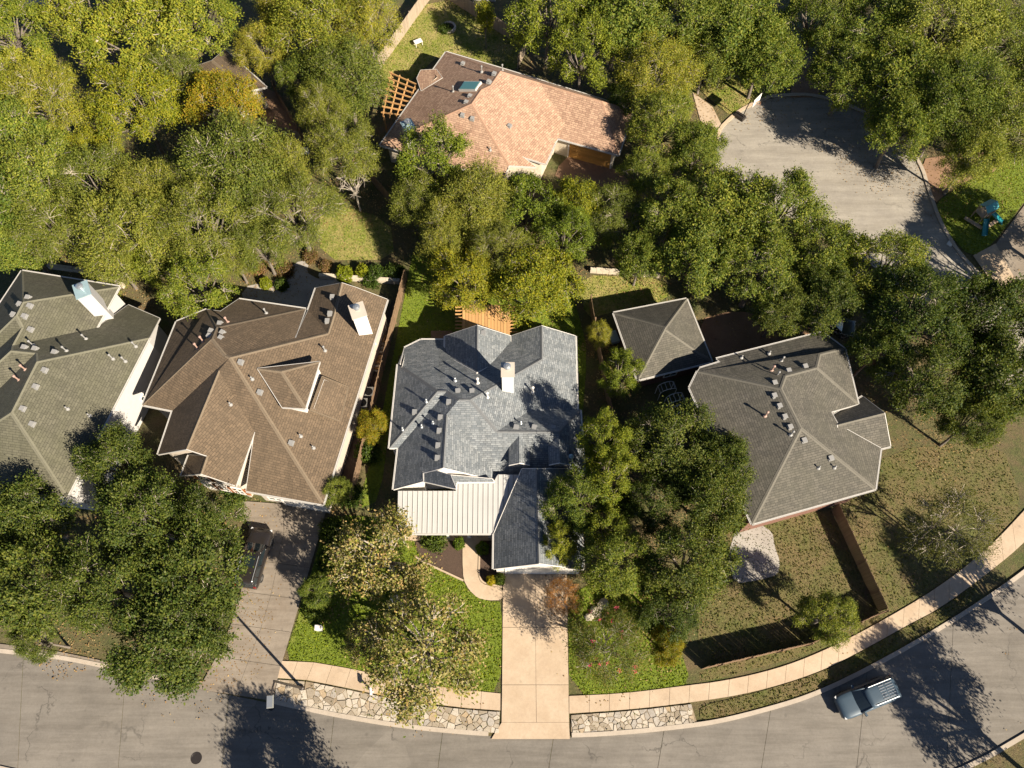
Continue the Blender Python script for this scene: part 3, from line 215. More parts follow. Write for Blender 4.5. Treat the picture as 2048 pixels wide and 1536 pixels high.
SH_L2 = shingle('shingle_tan', (0.100, 0.072, 0.045), (0.152, 0.108, 0.068), (0.108, 0.080, 0.053), 0.42, 0.2)
SH_R = shingle('shingle_taupe', (0.076, 0.072, 0.062), (0.124, 0.114, 0.096), (0.088, 0.086, 0.062), 0.42, 0.19)
SH_T = shingle('shingle_terracotta', (0.29, 0.175, 0.12), (0.46, 0.31, 0.215), (0.37, 0.245, 0.175), 0.42, 0.2)
CAPM = {k: plain('ridge_cap_'+k, c, 0.95, var=0.2, scale=4) for k, c in (('main', (0.127, 0.135, 0.143)), ('left1', (0.127, 0.123, 0.090)), ('left2', (0.152, 0.119, 0.082)), ('right', (0.131, 0.123, 0.102)), ('top', (0.312, 0.193, 0.131)))}
VENTM = plain('galvanised_vent', (0.24, 0.24, 0.235), 0.6, var=0.12); VENTD = plain('grey_vent', (0.2, 0.205, 0.21), 0.7, var=0.12)
WHITE = plain('white_paint', (0.62, 0.60, 0.57), 0.6, var=0.06)
CREAM = plain('cream_stucco', (0.42, 0.375, 0.32), 0.85, var=0.1, scale=1.2, bmp=0.3)
PALE = plain('pale_siding', (0.42, 0.415, 0.41), 0.7, var=0.06)
TRIM = plain('grey_trim', (0.42, 0.41, 0.39), 0.55, var=0.08)
METAL = plain('bare_steel', (0.42, 0.45, 0.47), 0.35, 0.7, var=0.1)
BLUEM = plain('painted_steel', (0.30, 0.42, 0.46), 0.4, 0.3, var=0.15)
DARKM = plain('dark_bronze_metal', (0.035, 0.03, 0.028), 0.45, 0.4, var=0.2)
BLACKM = plain('black_rubber', (0.018, 0.018, 0.018), 0.8, var=0.2)
CLAY = plain('pinkish_pvc', (0.33, 0.22, 0.18), 0.6, var=0.1)
ROOFW = plain('white_standing_seam_metal', (0.41, 0.405, 0.395), 0.42, 0.15, var=0.07, scale=0.8)
BRICKM = plain('red_brick', (0.16, 0.08, 0.058), 0.9, var=0.3, scale=6)
STONEW = plain('limestone_wall', (0.50, 0.44, 0.35), 0.9, var=0.25, scale=2.5, bmp=0.4)
GLASS = glass('window_glass', (0.03, 0.045, 0.055)); TEAL = glass('teal_glass', (0.07, 0.20, 0.18), 0.12)
SHUT = plain('orange_wood_shutter', (0.33, 0.12, 0.04), 0.7, var=0.2)
GDOOR = wood('golden_cedar', (0.42, 0.20, 0.045), (0.60, 0.33, 0.09), (0.1, 0.1, 1))
CEDAR = wood('cedar_beam', (0.36, 0.19, 0.07), (0.55, 0.33, 0.14))
FENCEW = wood('weathered_fence_wood', (0.26, 0.20, 0.14), (0.40, 0.33, 0.25))
FENCED = wood('brown_fence_wood', (0.14, 0.085, 0.05), (0.22, 0.15, 0.09))
BARK = plain('grey_bark', (0.17, 0.145, 0.12), 0.95, var=0.4, scale=8, bmp=0.8)
TWIG = plain('pale_twig_bark', (0.34, 0.30, 0.25), 0.95, var=0.25, scale=5)
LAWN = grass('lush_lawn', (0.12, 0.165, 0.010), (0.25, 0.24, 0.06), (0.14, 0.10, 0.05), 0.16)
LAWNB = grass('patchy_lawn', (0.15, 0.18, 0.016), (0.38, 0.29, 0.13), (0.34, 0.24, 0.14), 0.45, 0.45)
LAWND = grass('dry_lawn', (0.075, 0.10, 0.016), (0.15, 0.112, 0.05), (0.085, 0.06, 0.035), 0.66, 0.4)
SOIL = grass('leaf_litter_ground', (0.055, 0.078, 0.014), (0.14, 0.098, 0.052), (0.05, 0.034, 0.022), 0.55, 0.3)
MULCH = plain('dark_mulch', (0.075, 0.048, 0.034), 0.95, var=0.5, scale=12, bmp=1.0)
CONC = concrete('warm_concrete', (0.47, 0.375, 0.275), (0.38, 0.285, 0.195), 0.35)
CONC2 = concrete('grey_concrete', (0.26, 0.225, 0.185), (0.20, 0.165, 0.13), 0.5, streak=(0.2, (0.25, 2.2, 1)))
ROAD = concrete('road_concrete', (0.20, 0.183, 0.16), (0.155, 0.142, 0.125), 1.0, streak=(0.0, (0.12, 1.6, 1)))
ROADC = concrete('cul_de_sac_asphalt', (0.35, 0.325, 0.28), (0.27, 0.25, 0.22), 1.0, streak=(-0.95, (0.1, 1.1, 1)))
CURBM = concrete('curb_concrete', (0.40, 0.35, 0.29), (0.34, 0.29, 0.235))
BROWNC = concrete('brown_exposed_aggregate', (0.27, 0.165, 0.10), (0.20, 0.12, 0.075))
PATIO = concrete('patio_stone', (0.36, 0.34, 0.31), (0.27, 0.25, 0.225))
JOINT = plain('joint_dirt', (0.07, 0.055, 0.04), 0.95, var=0.3)
MORTAR = plain('mortar_bed', (0.24, 0.19, 0.13), 0.95, var=0.3, scale=4, bmp=0.5)
# flagstones: colour differs from stone to stone
def flagmat():
    m, nt, bs = newmat('limestone_flag'); oi = nt.nodes.new('ShaderNodeObjectInfo'); p = wpos(nt)
    c = ramp(nt, oi.outputs['Random'], [(0.0, (0.22, 0.185, 0.14)), (0.3, (0.36, 0.32, 0.26)), (0.6, (0.46, 0.42, 0.36)), (0.85, (0.31, 0.29, 0.265)), (1.0, (0.38, 0.29, 0.18))])
    c = mix(nt, 0.6, c, ramp(nt, noise(nt, p, 6, 5, 0.7), [(0.3, (0.55, 0.5, 0.42)), (0.65, (1, 1, 1))]), 'MULTIPLY')
    nt.links.new(c, bs.inputs['Base Color']); bs.inputs['Roughness'].default_value = 0.9; bump(nt, noise(nt, p, 20, 4), 0.6, 0.02, bs); return m
FLAG = flagmat()
L = {
 'dimoak': leaf('dimmed_oak_leaf', [(0.046, 0.075, 0.011), (0.075, 0.105, 0.016), (0.107, 0.132, 0.022), (0.151, 0.166, 0.031)]),  # oak leaf colours darkened to paint overall dimness into these trees
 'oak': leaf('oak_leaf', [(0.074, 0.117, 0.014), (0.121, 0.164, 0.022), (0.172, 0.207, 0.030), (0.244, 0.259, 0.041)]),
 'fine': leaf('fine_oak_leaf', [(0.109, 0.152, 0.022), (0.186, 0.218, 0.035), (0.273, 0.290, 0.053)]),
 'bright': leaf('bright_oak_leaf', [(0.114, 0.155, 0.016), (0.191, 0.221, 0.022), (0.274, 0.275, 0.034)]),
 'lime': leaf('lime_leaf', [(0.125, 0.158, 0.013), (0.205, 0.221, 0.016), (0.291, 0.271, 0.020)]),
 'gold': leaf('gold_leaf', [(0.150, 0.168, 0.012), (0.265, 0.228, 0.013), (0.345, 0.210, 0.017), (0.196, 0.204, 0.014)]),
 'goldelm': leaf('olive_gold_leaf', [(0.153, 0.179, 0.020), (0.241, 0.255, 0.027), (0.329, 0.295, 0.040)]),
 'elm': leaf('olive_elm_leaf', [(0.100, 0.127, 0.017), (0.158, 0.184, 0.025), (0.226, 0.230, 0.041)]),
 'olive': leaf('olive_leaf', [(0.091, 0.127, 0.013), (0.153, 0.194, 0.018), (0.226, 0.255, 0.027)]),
 'sycamore': leaf('autumn_sycamore_leaf', [(0.10, 0.125, 0.02), (0.19, 0.20, 0.03), (0.40, 0.31, 0.15), (0.34, 0.22, 0.09), (0.12, 0.145, 0.022), (0.42, 0.35, 0.19), (0.24, 0.23, 0.04)], 0.3, 0.2),
 'myrtle': leaf('crape_myrtle_leaf', [(0.088, 0.135, 0.016), (0.138, 0.150, 0.026), (0.213, 0.165, 0.040), (0.106, 0.158, 0.020)]),
 'goldbare': leaf('rusty_leaf', [(0.36, 0.19, 0.04), (0.30, 0.13, 0.035), (0.42, 0.26, 0.07)]),
 'thin': leaf('thin_olive_leaf', [(0.103, 0.108, 0.024), (0.152, 0.144, 0.036)]),
 'pink': leaf('pink_blossom', [(0.55, 0.06, 0.12), (0.62, 0.12, 0.2)], 0.2),
 'blade': leaf('grass_blade', [(0.086, 0.132, 0.006), (0.161, 0.210, 0.009), (0.230, 0.258, 0.013)], 0.3, 0.0),
 'dryblade': leaf('dry_grass_blade', [(0.068, 0.098, 0.016), (0.128, 0.127, 0.040), (0.187, 0.167, 0.064)], 0.3, 0.0),
 'patchblade': leaf('patchy_grass_blade', [(0.085, 0.147, 0.011), (0.145, 0.210, 0.016), (0.289, 0.284, 0.108)], 0.3, 0.0),
 'litter': leaf('fallen_leaf', [(0.20, 0.12, 0.05), (0.30, 0.20, 0.09), (0.14, 0.08, 0.04), (0.36, 0.27, 0.14)], 0.1, 0.0),
 'box': leaf('boxwood_leaf', [(0.045, 0.075, 0.011), (0.08, 0.115, 0.016)]),
 'ball': leaf('clipped_shrub_leaf', [(0.085, 0.14, 0.016), (0.13, 0.185, 0.02)]),
 'ballgold': leaf('golden_shrub_leaf', [(0.22, 0.22, 0.014), (0.30, 0.27, 0.016)]),
 'limeball': leaf('lime_shrub_leaf', [(0.15, 0.18, 0.011), (0.24, 0.255, 0.014)]),
 'grey': leaf('grey_shrub_leaf', [(0.26, 0.245, 0.21), (0.36, 0.33, 0.28)]),
 'rust': leaf('rusty_perennial_leaf', [(0.16, 0.085, 0.035), (0.11, 0.11, 0.02), (0.20, 0.12, 0.07)]),
}
# ---------------------------------------------------------------- ground, roads, pavements
def sheet(name, pts, z, mat, parent=None, kind='structure'):
    mb = MB(); ar = sum(pts[i][0]*pts[(i+1) % len(pts)][1]-pts[(i+1) % len(pts)][0]*pts[i][1] for i in range(len(pts)))
    if ar < 0: pts = pts[::-1]
    mb.poly([(x, y, z) for x, y in pts]); o = mb.build(name, mat, parent)
    if kind and not parent: o['kind'] = kind
    bm = bmesh.new(); bm.from_mesh(o.data); bmesh.ops.triangulate(bm, faces=bm.faces); bm.to_mesh(o.data); bm.free(); return o
sheet('ground', [(-260, -220), (260, -220), (260, 320), (-260, 320)], 0.0, SOIL)
def resample(pl, n):
    p = np.array(pl); d = np.r_[0, np.cumsum(np.hypot(*np.diff(p, axis=0).T))]; t = np.linspace(0, d[-1], n)
    return np.c_[np.interp(t, d, p[:, 0]), np.interp(t, d, p[:, 1])]
def plen(pl): p = np.array(pl); return float(np.hypot(*np.diff(p, axis=0).T).sum())
def smooth_pl(pl, it=2):
    p = np.array(pl, float)
    for _ in range(it):
        q = [p[0]]
        for i in range(len(p)-1): q += [p[i]*0.75+p[i+1]*0.25, p[i]*0.25+p[i+1]*0.75]
        q.append(p[-1]); p = np.array(q)
    return p
for n in ('flag_l', 'flag_r', 'flag_m'): G[n] = G[n+'_up']+G[n+'_lo'][::-1]
for n in list(G):
    if n.endswith(('_up', '_lo')) or n.startswith(('cul_curb', 'edging')): G[n] = [tuple(q) for q in smooth_pl(G[n])]
    elif n.startswith(('lawn', 'culdesac', 'patio_r', 'walkway', 'bed', 'gravel', 'court', 'verge', 'drive_brown', 'patio_l2')):
        c = G[n]; q = []
        for i in range(len(c)):
            a, b = np.array(c[i]), np.array(c[(i+1) % len(c)]); q += [tuple(a*0.8+b*0.2), tuple(a*0.2+b*0.8)]
        G[n] = q
def band(up, lo, n):
    return resample(up, n), resample(lo, n)
def slabs(name, up, lo, size, z, mat, base_mat, gap=0.025, thick=0.08, label=None):
    """a paved band: joint bed plus one object for each slab"""
    n = max(1, round(plen(up)/size)); k = 4; U, W = band(up, lo, n*k+1)
    base = sheet(name, [tuple(q) for q in U]+[tuple(q) for q in W[::-1]], z-thick*0.35, base_mat)
    for i in range(n):
        u = U[i*k:(i+1)*k+1].copy(); w = W[i*k:(i+1)*k+1].copy()
        for arr in (u, w):
            e = arr[1]-arr[0]; arr[0] += e/np.hypot(*e)*gap/2; e = arr[-1]-arr[-2]; arr[-1] -= e/np.hypot(*e)*gap/2
        mb = MB(); dz = random.uniform(-0.006, 0.006)
        for j in range(k):
            q = [(*u[j], z+dz), (*w[j], z+dz), (*w[j+1], z+dz), (*u[j+1], z+dz)]; mb.poly(q)
            mb.poly([(*u[j], z+dz), (*u[j+1], z+dz), (*u[j+1], z-thick), (*u[j], z-thick)]); mb.poly([(*w[j+1], z+dz), (*w[j], z+dz), (*w[j], z-thick), (*w[j+1], z-thick)])
        mb.poly([(*u[0], z+dz), (*u[0], z-thick), (*w[0], z-thick), (*w[0], z+dz)]); mb.poly([(*w[-1], z+dz), (*w[-1], z-thick), (*u[-1], z-thick), (*u[-1], z+dz)])
        mb.build('slab', mat, base)
    return base
slabs('street', G['street_up'], G['street_lo'], 8.2, 0.02, ROAD, JOINT, 0.035, 0.06)
slabs('sidewalk', G['walk_l_up'], G['walk_l_lo'], 1.55, 0.10, CONC, JOINT)
slabs('sidewalk', G['walk_r_up'], G['walk_r_lo'], 1.55, 0.10, CONC, JOINT)
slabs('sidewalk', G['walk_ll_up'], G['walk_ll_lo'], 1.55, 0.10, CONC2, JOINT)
slabs('sidewalk', G['walk_m_up'], G['walk_m_lo'], 1.2, 0.10, CONC, JOINT)
def offset_pl(pl, d):
    p = np.array(pl); t = np.gradient(p, axis=0); t /= np.hypot(*t.T)[:, None]; return p+np.c_[-t[:, 1], t[:, 0]]*d
def curb(name, pl, side, skip=(), w=0.32, h=0.14, mat=CURBM):
    """a kerb as a row of cast lengths"""
    n = max(1, round(plen(pl)/3.0)); k = 4; A = resample(pl, n*k+1); B = offset_pl(A, side*w); base = None
    root = None
    for i in range(n):
        a = A[i*k:(i+1)*k+1]; b = B[i*k:(i+1)*k+1]; m = a[k//2]
        if any((m[0]-s[0])**2+(m[1]-s[1])**2 < s[2]**2 for s in skip): continue
        mb = MB()
        for j in range(k):
            e0 = 0.006 if j == 0 else 0; f = lambda P, z: (P[0], P[1], z)
            mb.poly([f(a[j], h-0.015), f(a[j+1], h-0.015), f(b[j+1], h), f(b[j], h)][::(1 if side > 0 else -1)])
            mb.poly([f(a[j], 0), f(a[j+1], 0), f(a[j+1], h-0.015), f(a[j], h-0.015)][::(1 if side > 0 else -1)])
            mb.poly([f(b[j+1], 0), f(b[j], 0), f(b[j], h), f(b[j+1], h)][::(1 if side > 0 else -1)])
        mb.poly([f(a[0], 0), f(a[0], h-0.015), f(b[0], h), f(b[0], 0)]); mb.poly([f(b[-1], 0), f(b[-1], h), f(a[-1], h-0.015), f(a[-1], 0)])
        o = mb.build('curb' if root is None else 'curb_stone', mat, root)
        if root is None: root = o; o['kind'] = 'structure'
    return root
dm = G['drive_main']; d2 = G['drive_left2']
mid = lambda a, b: ((a[0]+b[0])/2, (a[1]+b[1])/2)
rows_x = (G['drive_rows'][9][0]-0.02, G['drive_rows'][11][0]+0.02); c1 = mid(dm[2], dm[3]); c2 = mid(d2[5], d2[6])
su = resample(G['street_up'], 400); xa, xb = sorted((d2[5][0], d2[6][0]))
for lo_, hi_ in ((-999, xa-0.1), (xb+0.1, rows_x[0]), (rows_x[1], 999)): curb('curb', [tuple(q) for q in su if lo_ < q[0] < hi_], 1)
curb('curb', G['street_lo'], -1)
# driveways
def drive(name, pts_rows, z, mat):
    pass
rows = G['drive_rows']; base = sheet('driveway', [rows[0], rows[2], rows[13], rows[11], rows[9], rows[12]], 0.055, JOINT)
def slab_poly(pts, z, mat, parent, t=0.08):
    c = np.mean(pts, axis=0); q = [tuple(np.array(p)+(c-np.array(p))/max(0.01, np.hypot(*(c-np.array(p))))*0.018) for p in pts]
    mb = MB(); mb.prism(q, z-t, z); return mb.build('slab', mat, parent)
for ids in ((0, 1, 4, 3), (1, 2, 5, 4), (3, 4, 7, 6), (4, 5, 8, 7)): slab_poly([rows[i] for i in ids], 0.11, CONC, base)
slab_poly([rows[6], rows[7], (rows[7][0], rows[12][1]), rows[12]], 0.11, CONC, base); slab_poly([rows[7], rows[8], rows[13], (rows[7][0], rows[12][1])], 0.108, CONC, base)
slab_poly([rows[12], rows[13], rows[11], rows[9]], 0.10, CONC, base, 0.09)
b2 = sheet('driveway', d2, 0.055, JOINT)
dl = resample([d2[0], d2[10], d2[9], d2[8], d2[7], d2[6]], 7); dr = resample([d2[1], d2[2], d2[3], d2[4], d2[5]], 7)
for i in range(6):
    m0 = (dl[i]+dr[i])/2; m1 = (dl[i+1]+dr[i+1])/2
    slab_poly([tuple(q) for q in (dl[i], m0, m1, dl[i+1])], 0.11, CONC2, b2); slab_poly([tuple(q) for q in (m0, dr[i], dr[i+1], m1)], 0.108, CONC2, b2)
# front walk, beds, lawns
sheet('front_walk', G['walkway'], 0.105, CONC)
for n, m, nm, z in (('bed_l', MULCH, 'mulch_bed', 0.05), ('bed_r', MULCH, 'mulch_bed', 0.05), ('lawn_front_l', LAWN, 'lawn', 0.03), ('lawn_front_r', LAWN, 'lawn', 0.03), ('lawn_back', LAWN, 'lawn', 0.02),
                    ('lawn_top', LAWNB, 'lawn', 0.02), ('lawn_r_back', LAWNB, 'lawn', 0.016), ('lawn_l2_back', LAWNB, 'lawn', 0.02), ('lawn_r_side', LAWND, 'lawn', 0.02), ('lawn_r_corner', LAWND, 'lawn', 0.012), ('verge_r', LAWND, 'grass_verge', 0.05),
                    ('lawn_cul', LAWNB, 'lawn', 0.06), ('lawn_right_top', LAWN, 'lawn', 0.06), ('patio_r', PATIO, 'patio', 0.06), ('patio_l2', PATIO, 'patio', 0.05), ('patio_main', BROWNC, 'patio', 0.06), ('patio_far', BROWNC, 'patio', 0.04),
                    ('court_r', BROWNC, 'driveway', 0.035), ('gravel_side', MULCH, 'side_yard', 0.028), ('bare_top', CONC, 'driveway', 0.03), ('culdesac', ROADC, 'cul_de_sac', 0.04), ('drive_top', BROWNC, 'driveway', 0.05), ('path_top', CONC, 'path', 0.072),
                    ('drive_brown', BROWNC, 'driveway', 0.075), ('drive_cul2', BROWNC, 'driveway', 0.06), ('drive_grey', CONC2, 'driveway', 0.085), ('apron_grey', CONC, 'driveway_apron', 0.095)):
    sheet(nm, G[n], z, m)
curb('curb', G['cul_curb_r'], 1, [], 0.35, 0.16); curb('curb', G['cul_curb_l'], 1, [], 0.35, 0.15, CONC)
def edging(pl, mat, w=0.14, h=0.16):
    mb = MB(); A = np.array(pl); B = offset_pl(A, w)
    for i in range(len(A)-1): mb.prism([tuple(A[i]), tuple(A[i+1]), tuple(B[i+1]), tuple(B[i])], 0.02, h)
    o = mb.build('bed_edging', mat); return o
tag(edging(G['edging_l'], CONC), 'pale curved concrete edging between dark mulch bed and front lawn', 'edging')
tag(edging(G['edging_r'], CONC), 'pale concrete edging between front walk and narrow shaded mulch bed', 'edging')
# flagstone verges: irregular stones, one object each
def clip(poly, p, n):
    out = []
    for i in range(len(poly)):
        a, b = poly[i], poly[(i+1) % len(poly)]; da = (a[0]-p[0])*n[0]+(a[1]-p[1])*n[1]; db = (b[0]-p[0])*n[0]+(b[1]-p[1])*n[1]
        if da <= 0: out.append(a)
        if da*db < 0: t = da/(da-db); out.append((a[0]+(b[0]-a[0])*t, a[1]+(b[1]-a[1])*t))
    return out
def flagstones(up, lo, size):
    n = 60; U, W = band(up, lo, n); base = sheet('stone_verge', [tuple(q) for q in U]+[tuple(q) for q in W[::-1]], 0.075, MORTAR)
    ln = plen(up); wd = float(np.mean(np.hypot(*(U-W).T))); ns = int(ln/size); nw = max(2, round(wd/size)); pts = []
    for i in range(ns):
        for j in range(nw):
            if random.random() < 0.2: continue
            s = (i+0.5+random.uniform(-0.6, 0.6)+(0.5 if j % 2 else 0))/ns; t = (j+0.5+random.uniform(-0.5, 0.5))/nw
            s = min(0.999, max(0, s)); k = s*(n-1); q = int(k); f = k-q; a = U[q]*(1-f)+U[min(n-1, q+1)]*f; b = W[q]*(1-f)+W[min(n-1, q+1)]*f; pts.append(tuple(a*(1-t)+b*t))
    outline = [tuple(q) for q in resample(up, 9)]+[tuple(q) for q in resample(lo, 9)[::-1]]
    for i, p in enumerate(pts):
        cell = [(p[0]+size*1.3*math.cos(a), p[1]+size*1.3*math.sin(a)) for a in np.linspace(0, 2*math.pi, 13)[:-1]]
        for j, q in enumerate(pts):
            if i == j: continue
            d = (q[0]-p[0], q[1]-p[1]); l = math.hypot(*d)
            if l > size*3 or l < 1e-4: continue
            m = (p[0]+d[0]/2-d[0]/l*0.018, p[1]+d[1]/2-d[1]/l*0.018); cell = clip(cell, m, (d[0]/l, d[1]/l))
            if len(cell) < 3: break
        ok = len(cell) >= 3
        if ok:
            # keep inside the band
            k = int(np.argmin((U[:, 0]-p[0])**2+(U[:, 1]-p[1])**2)); k = min(max(k, 1), n-2)
            for A, sgn in ((U, 1), (W, -1)):
                kk = min(max(int(np.argmin((A[:, 0]-p[0])**2+(A[:, 1]-p[1])**2)), 1), n-2); tdir = A[kk+1]-A[kk-1]; tdir /= np.hypot(*tdir); nn = (-tdir[1]*sgn, tdir[0]*sgn); cell = clip(cell, tuple(A[kk]), nn)
                if len(cell) < 3: break
            for A0, A1, sg in ((U[0], U[1], -1), (U[-1], U[-2], -1)):
                if len(cell) >= 3: e = A1-A0; e /= np.hypot(*e); cell = clip(cell, tuple(A0), (-e[0], -e[1]))
        if len(cell) < 3: continue
        ar = abs(sum(cell[a][0]*cell[(a+1) % len(cell)][1]-cell[(a+1) % len(cell)][0]*cell[a][1] for a in range(len(cell))))/2
        if ar < 0.02: continue
        mb = MB(); mb.prism([(q[0]+random.uniform(-0.012, 0.012), q[1]+random.uniform(-0.012, 0.012)) for q in cell], 0.06, 0.115+random.uniform(-0.03, 0.035), inset=0.07); mb.build('stone', FLAG, base)
flagstones(G['flag_l_up'], G['flag_l_lo'], 0.38); flagstones(G['flag_r_up'], G['flag_r_lo'], 0.38); flagstones(G['flag_m_up'], G['flag_m_lo'], 0.42)
from mathutils.geometry import tessellate_polygon
# ---------------------------------------------------------------- houses
def fnormal(pts):
    n = Vector((0, 0, 0))
    for i in range(len(pts)):
        a, b = Vector(pts[i]), Vector(pts[(i+1) % len(pts)]); n += Vector(((a.y-b.y)*(a.z+b.z), (a.z-b.z)*(a.x+b.x), (a.x-b.x)*(a.y+b.y)))
    return n.normalized()
def shell_data(key):
    V, F = ROOF[key]; F2 = []
    for f in F:
        n = fnormal([V[i] for i in f]); F2.append(f if n.z > 0 else f[::-1])
    ed = {}
    for fi, f in enumerate(F2):
        for i in range(len(f)): ed[(f[i], f[(i+1) % len(f)])] = fi
    bnd = {a: b for (a, b) in ed if (b, a) not in ed}
    return V, F2, ed, bnd
def roof_part(root, key, mat, trim=TRIM, cap=None, gut=True, name='roof', gutm=TRIM):
    V, F, ed, bnd = shell_data(key); mb = MB(); nrm = []
    for f in F:
        pts = [Vector(V[i]) for i in f]; n = fnormal(pts); u = Vector((-n.y, n.x, 0)); u = u.normalized() if u.length > 0.02 else Vector((1, 0, 0)); v = n.cross(u)
        tris = tessellate_polygon([[u.dot(p)*Vector((1, 0, 0))+v.dot(p)*Vector((0, 1, 0)) for p in pts]])
        for t in tris:
            q = [pts[i] for i in t]; q = q if fnormal(q).dot(n) > 0 else q[::-1]
            mb.poly(q, 0, [(p.dot(u), p.dot(v)) for p in q]); nrm += [n]*3; mb.poly([p-Vector((0, 0, 0.16)) for p in q][::-1], 1); nrm += [-n]*3
    ro = mb.build(name, [mat, trim], root)
    me = ro.data; me.polygons.foreach_set('use_smooth', [True]*len(me.polygons)); me.normals_split_custom_set([tuple(q) for q in nrm])
    fb = MB(); gl = []
    for a, b in bnd.items():
        A, B = Vector(V[a]), Vector(V[b]); d = B-A; l = math.hypot(d.x, d.y)
        if l < 0.2: continue
        o = Vector((d.y, -d.x, 0))/l
        lo = Vector((0, 0, 0.2)); e = o*0.045; z = Vector((0, 0, 0.012))
        fb.poly([A+e+z, B+e+z, B+z, A+z]); fb.poly([A+e-lo, B+e-lo, B+e+z, A+e+z]); fb.poly([A-lo, A+e-lo, A+e+z, A+z]); fb.poly([B+e-lo, B-lo, B+z, B+e+z])
        if gut and abs(d.z) < 0.12*l+0.02 and l > 1.2:
            g = o*0.13; gb = MB(); gl.append(gb)
            gb.poly([A+e*1.05-z*3, B+e*1.05-z*3, B+g-z, A+g-z][::-1]); gb.poly([A+e*1.05-z*9, A+g-z*9, B+g-z*9, B+e*1.05-z*9]); gb.poly([A+g-z*9, A+g-z, B+g-z, B+g-z*9][::-1])
    fb.build('fascia', trim, ro)
    for gb in gl: gb.build('gutter', gutm, ro)
    cb = MB()
    if cap:
        for (a, b), fi in ed.items():
            if (b, a) not in ed or a > b: continue
            fj = ed[(b, a)]; pi = [Vector(V[i]) for i in F[fi]]; pj = [Vector(V[i]) for i in F[fj]]; ni, nj = fnormal(pi), fnormal(pj)
            A, B = Vector(V[a]), Vector(V[b]); cj = sum(pj, Vector())/len(pj)
            if (cj-A).dot(ni) > -0.05 or ni.dot(nj) > 0.985: continue
            d = (B-A).normalized(); L_ = (B-A).length; m = int(L_/0.32)
            for side, n in ((1, ni), (-1, nj)):
                w = n.cross(d)*side
                cb.poly([A+n*0.02, B+n*0.02, B+n*0.012+w*0.15, A+n*0.012+w*0.15][::side])
        if cb.f: cb.build('ridge_cap', cap, ro)
    return ro, (V, F, bnd)
def loops(bnd):
    left = dict(bnd); out = []
    while left:
        a = next(iter(left)); lp = []
        while a in left: b = left.pop(a); lp.append(a); a = b
        out.append(lp)
    return out
def window(root, x, y, n, z, w=1.1, h=1.3, pane=GLASS, shut=None, frame=WHITE):
    t = (-n[1], n[0]); at = lambda s, d, zz: (x+t[0]*s+n[0]*d, y+t[1]*s+n[1]*d, zz)
    def slabq(mb, s0, s1, z0, z1, d0, d1):
        c = [at(s0, d1, z0), at(s1, d1, z0), at(s1, d1, z1), at(s0, d1, z1)]; b = [at(s0, d0, z0), at(s1, d0, z0), at(s1, d0, z1), at(s0, d0, z1)]
        mb.poly(c)
        for i in range(4): j = (i+1) % 4; mb.poly([b[i], b[j], c[j], c[i]])
    fr = MB()
    for s0, s1, z0, z1 in ((-w/2-0.09, -w/2, z-0.09, z+h+0.09), (w/2, w/2+0.09, z-0.09, z+h+0.09), (-w/2, w/2, z-0.12, z), (-w/2, w/2, z+h, z+h+0.1), (-0.025, 0.025, z, z+h), (-w/2, -0.03, z+h/2-0.02, z+h/2+0.02), (0.03, w/2, z+h/2-0.02, z+h/2+0.02)): slabq(fr, s0, s1, z0, z1, -0.05, 0.06)
    wo = fr.build('window', frame, root); pb = MB(); slabq(pb, -w/2, w/2, z, z+h, -0.05, 0.02); pb.build('pane', pane, wo)
    if shut:
        for s in (-1, 1): sb = MB(); slabq(sb, s*(w/2+0.12)-(0.4 if s < 0 else 0), s*(w/2+0.12)+(0.4 if s > 0 else 0), z-0.05, z+h+0.05, -0.02, 0.05); sb.build('shutter', shut, wo)
    return wo
def walls(root, sh, mat, inset=0.45, win=True, skip=(), maxz=None):
    V, F, bnd = sh; done = []
    for lp in loops(bnd):
        n = len(lp)
        if n < 3: continue
        P2 = [Vector((V[i][0], V[i][1])) for i in lp]; nr = []
        for i in range(n):
            d = P2[(i+1) % n]-P2[i]; d = d.normalized() if d.length > 1e-4 else Vector((1, 0)); nr.append(Vector((-d.y, d.x)))
        Q = []
        for i in range(n):
            a, b = nr[i-1], nr[i]; k = max(0.55, 1+a.dot(b)); Q.append(P2[i]+(a+b)/k*inset)
        mb = MB()
        for i in range(n):
            j = (i+1) % n; za, zb = V[lp[i]][2]-0.1, V[lp[j]][2]-0.1
            slope = 0.0
            mb.poly([(Q[i].x, Q[i].y, 0), (Q[j].x, Q[j].y, 0), (Q[j].x, Q[j].y, zb), (Q[i].x, Q[i].y, za)])
            d = Q[j]-Q[i]; l = d.length
            if win and l > 2.6 and abs(za-zb) < 1.2 and i not in skip:
                o = (-nr[i].x, -nr[i].y); k = max(1, int(l/3.4))
                for q in range(k):
                    c = Q[i]+d*((q+0.5)/k); zl = [0.95]+([3.55] if min(za, zb) > 5.2 else [])
                    for z in zl: done.append((c.x, c.y, o, z))
        mb.build('wall', mat, root)
    for c in done: window(root, c[0], c[1], c[2], c[3])
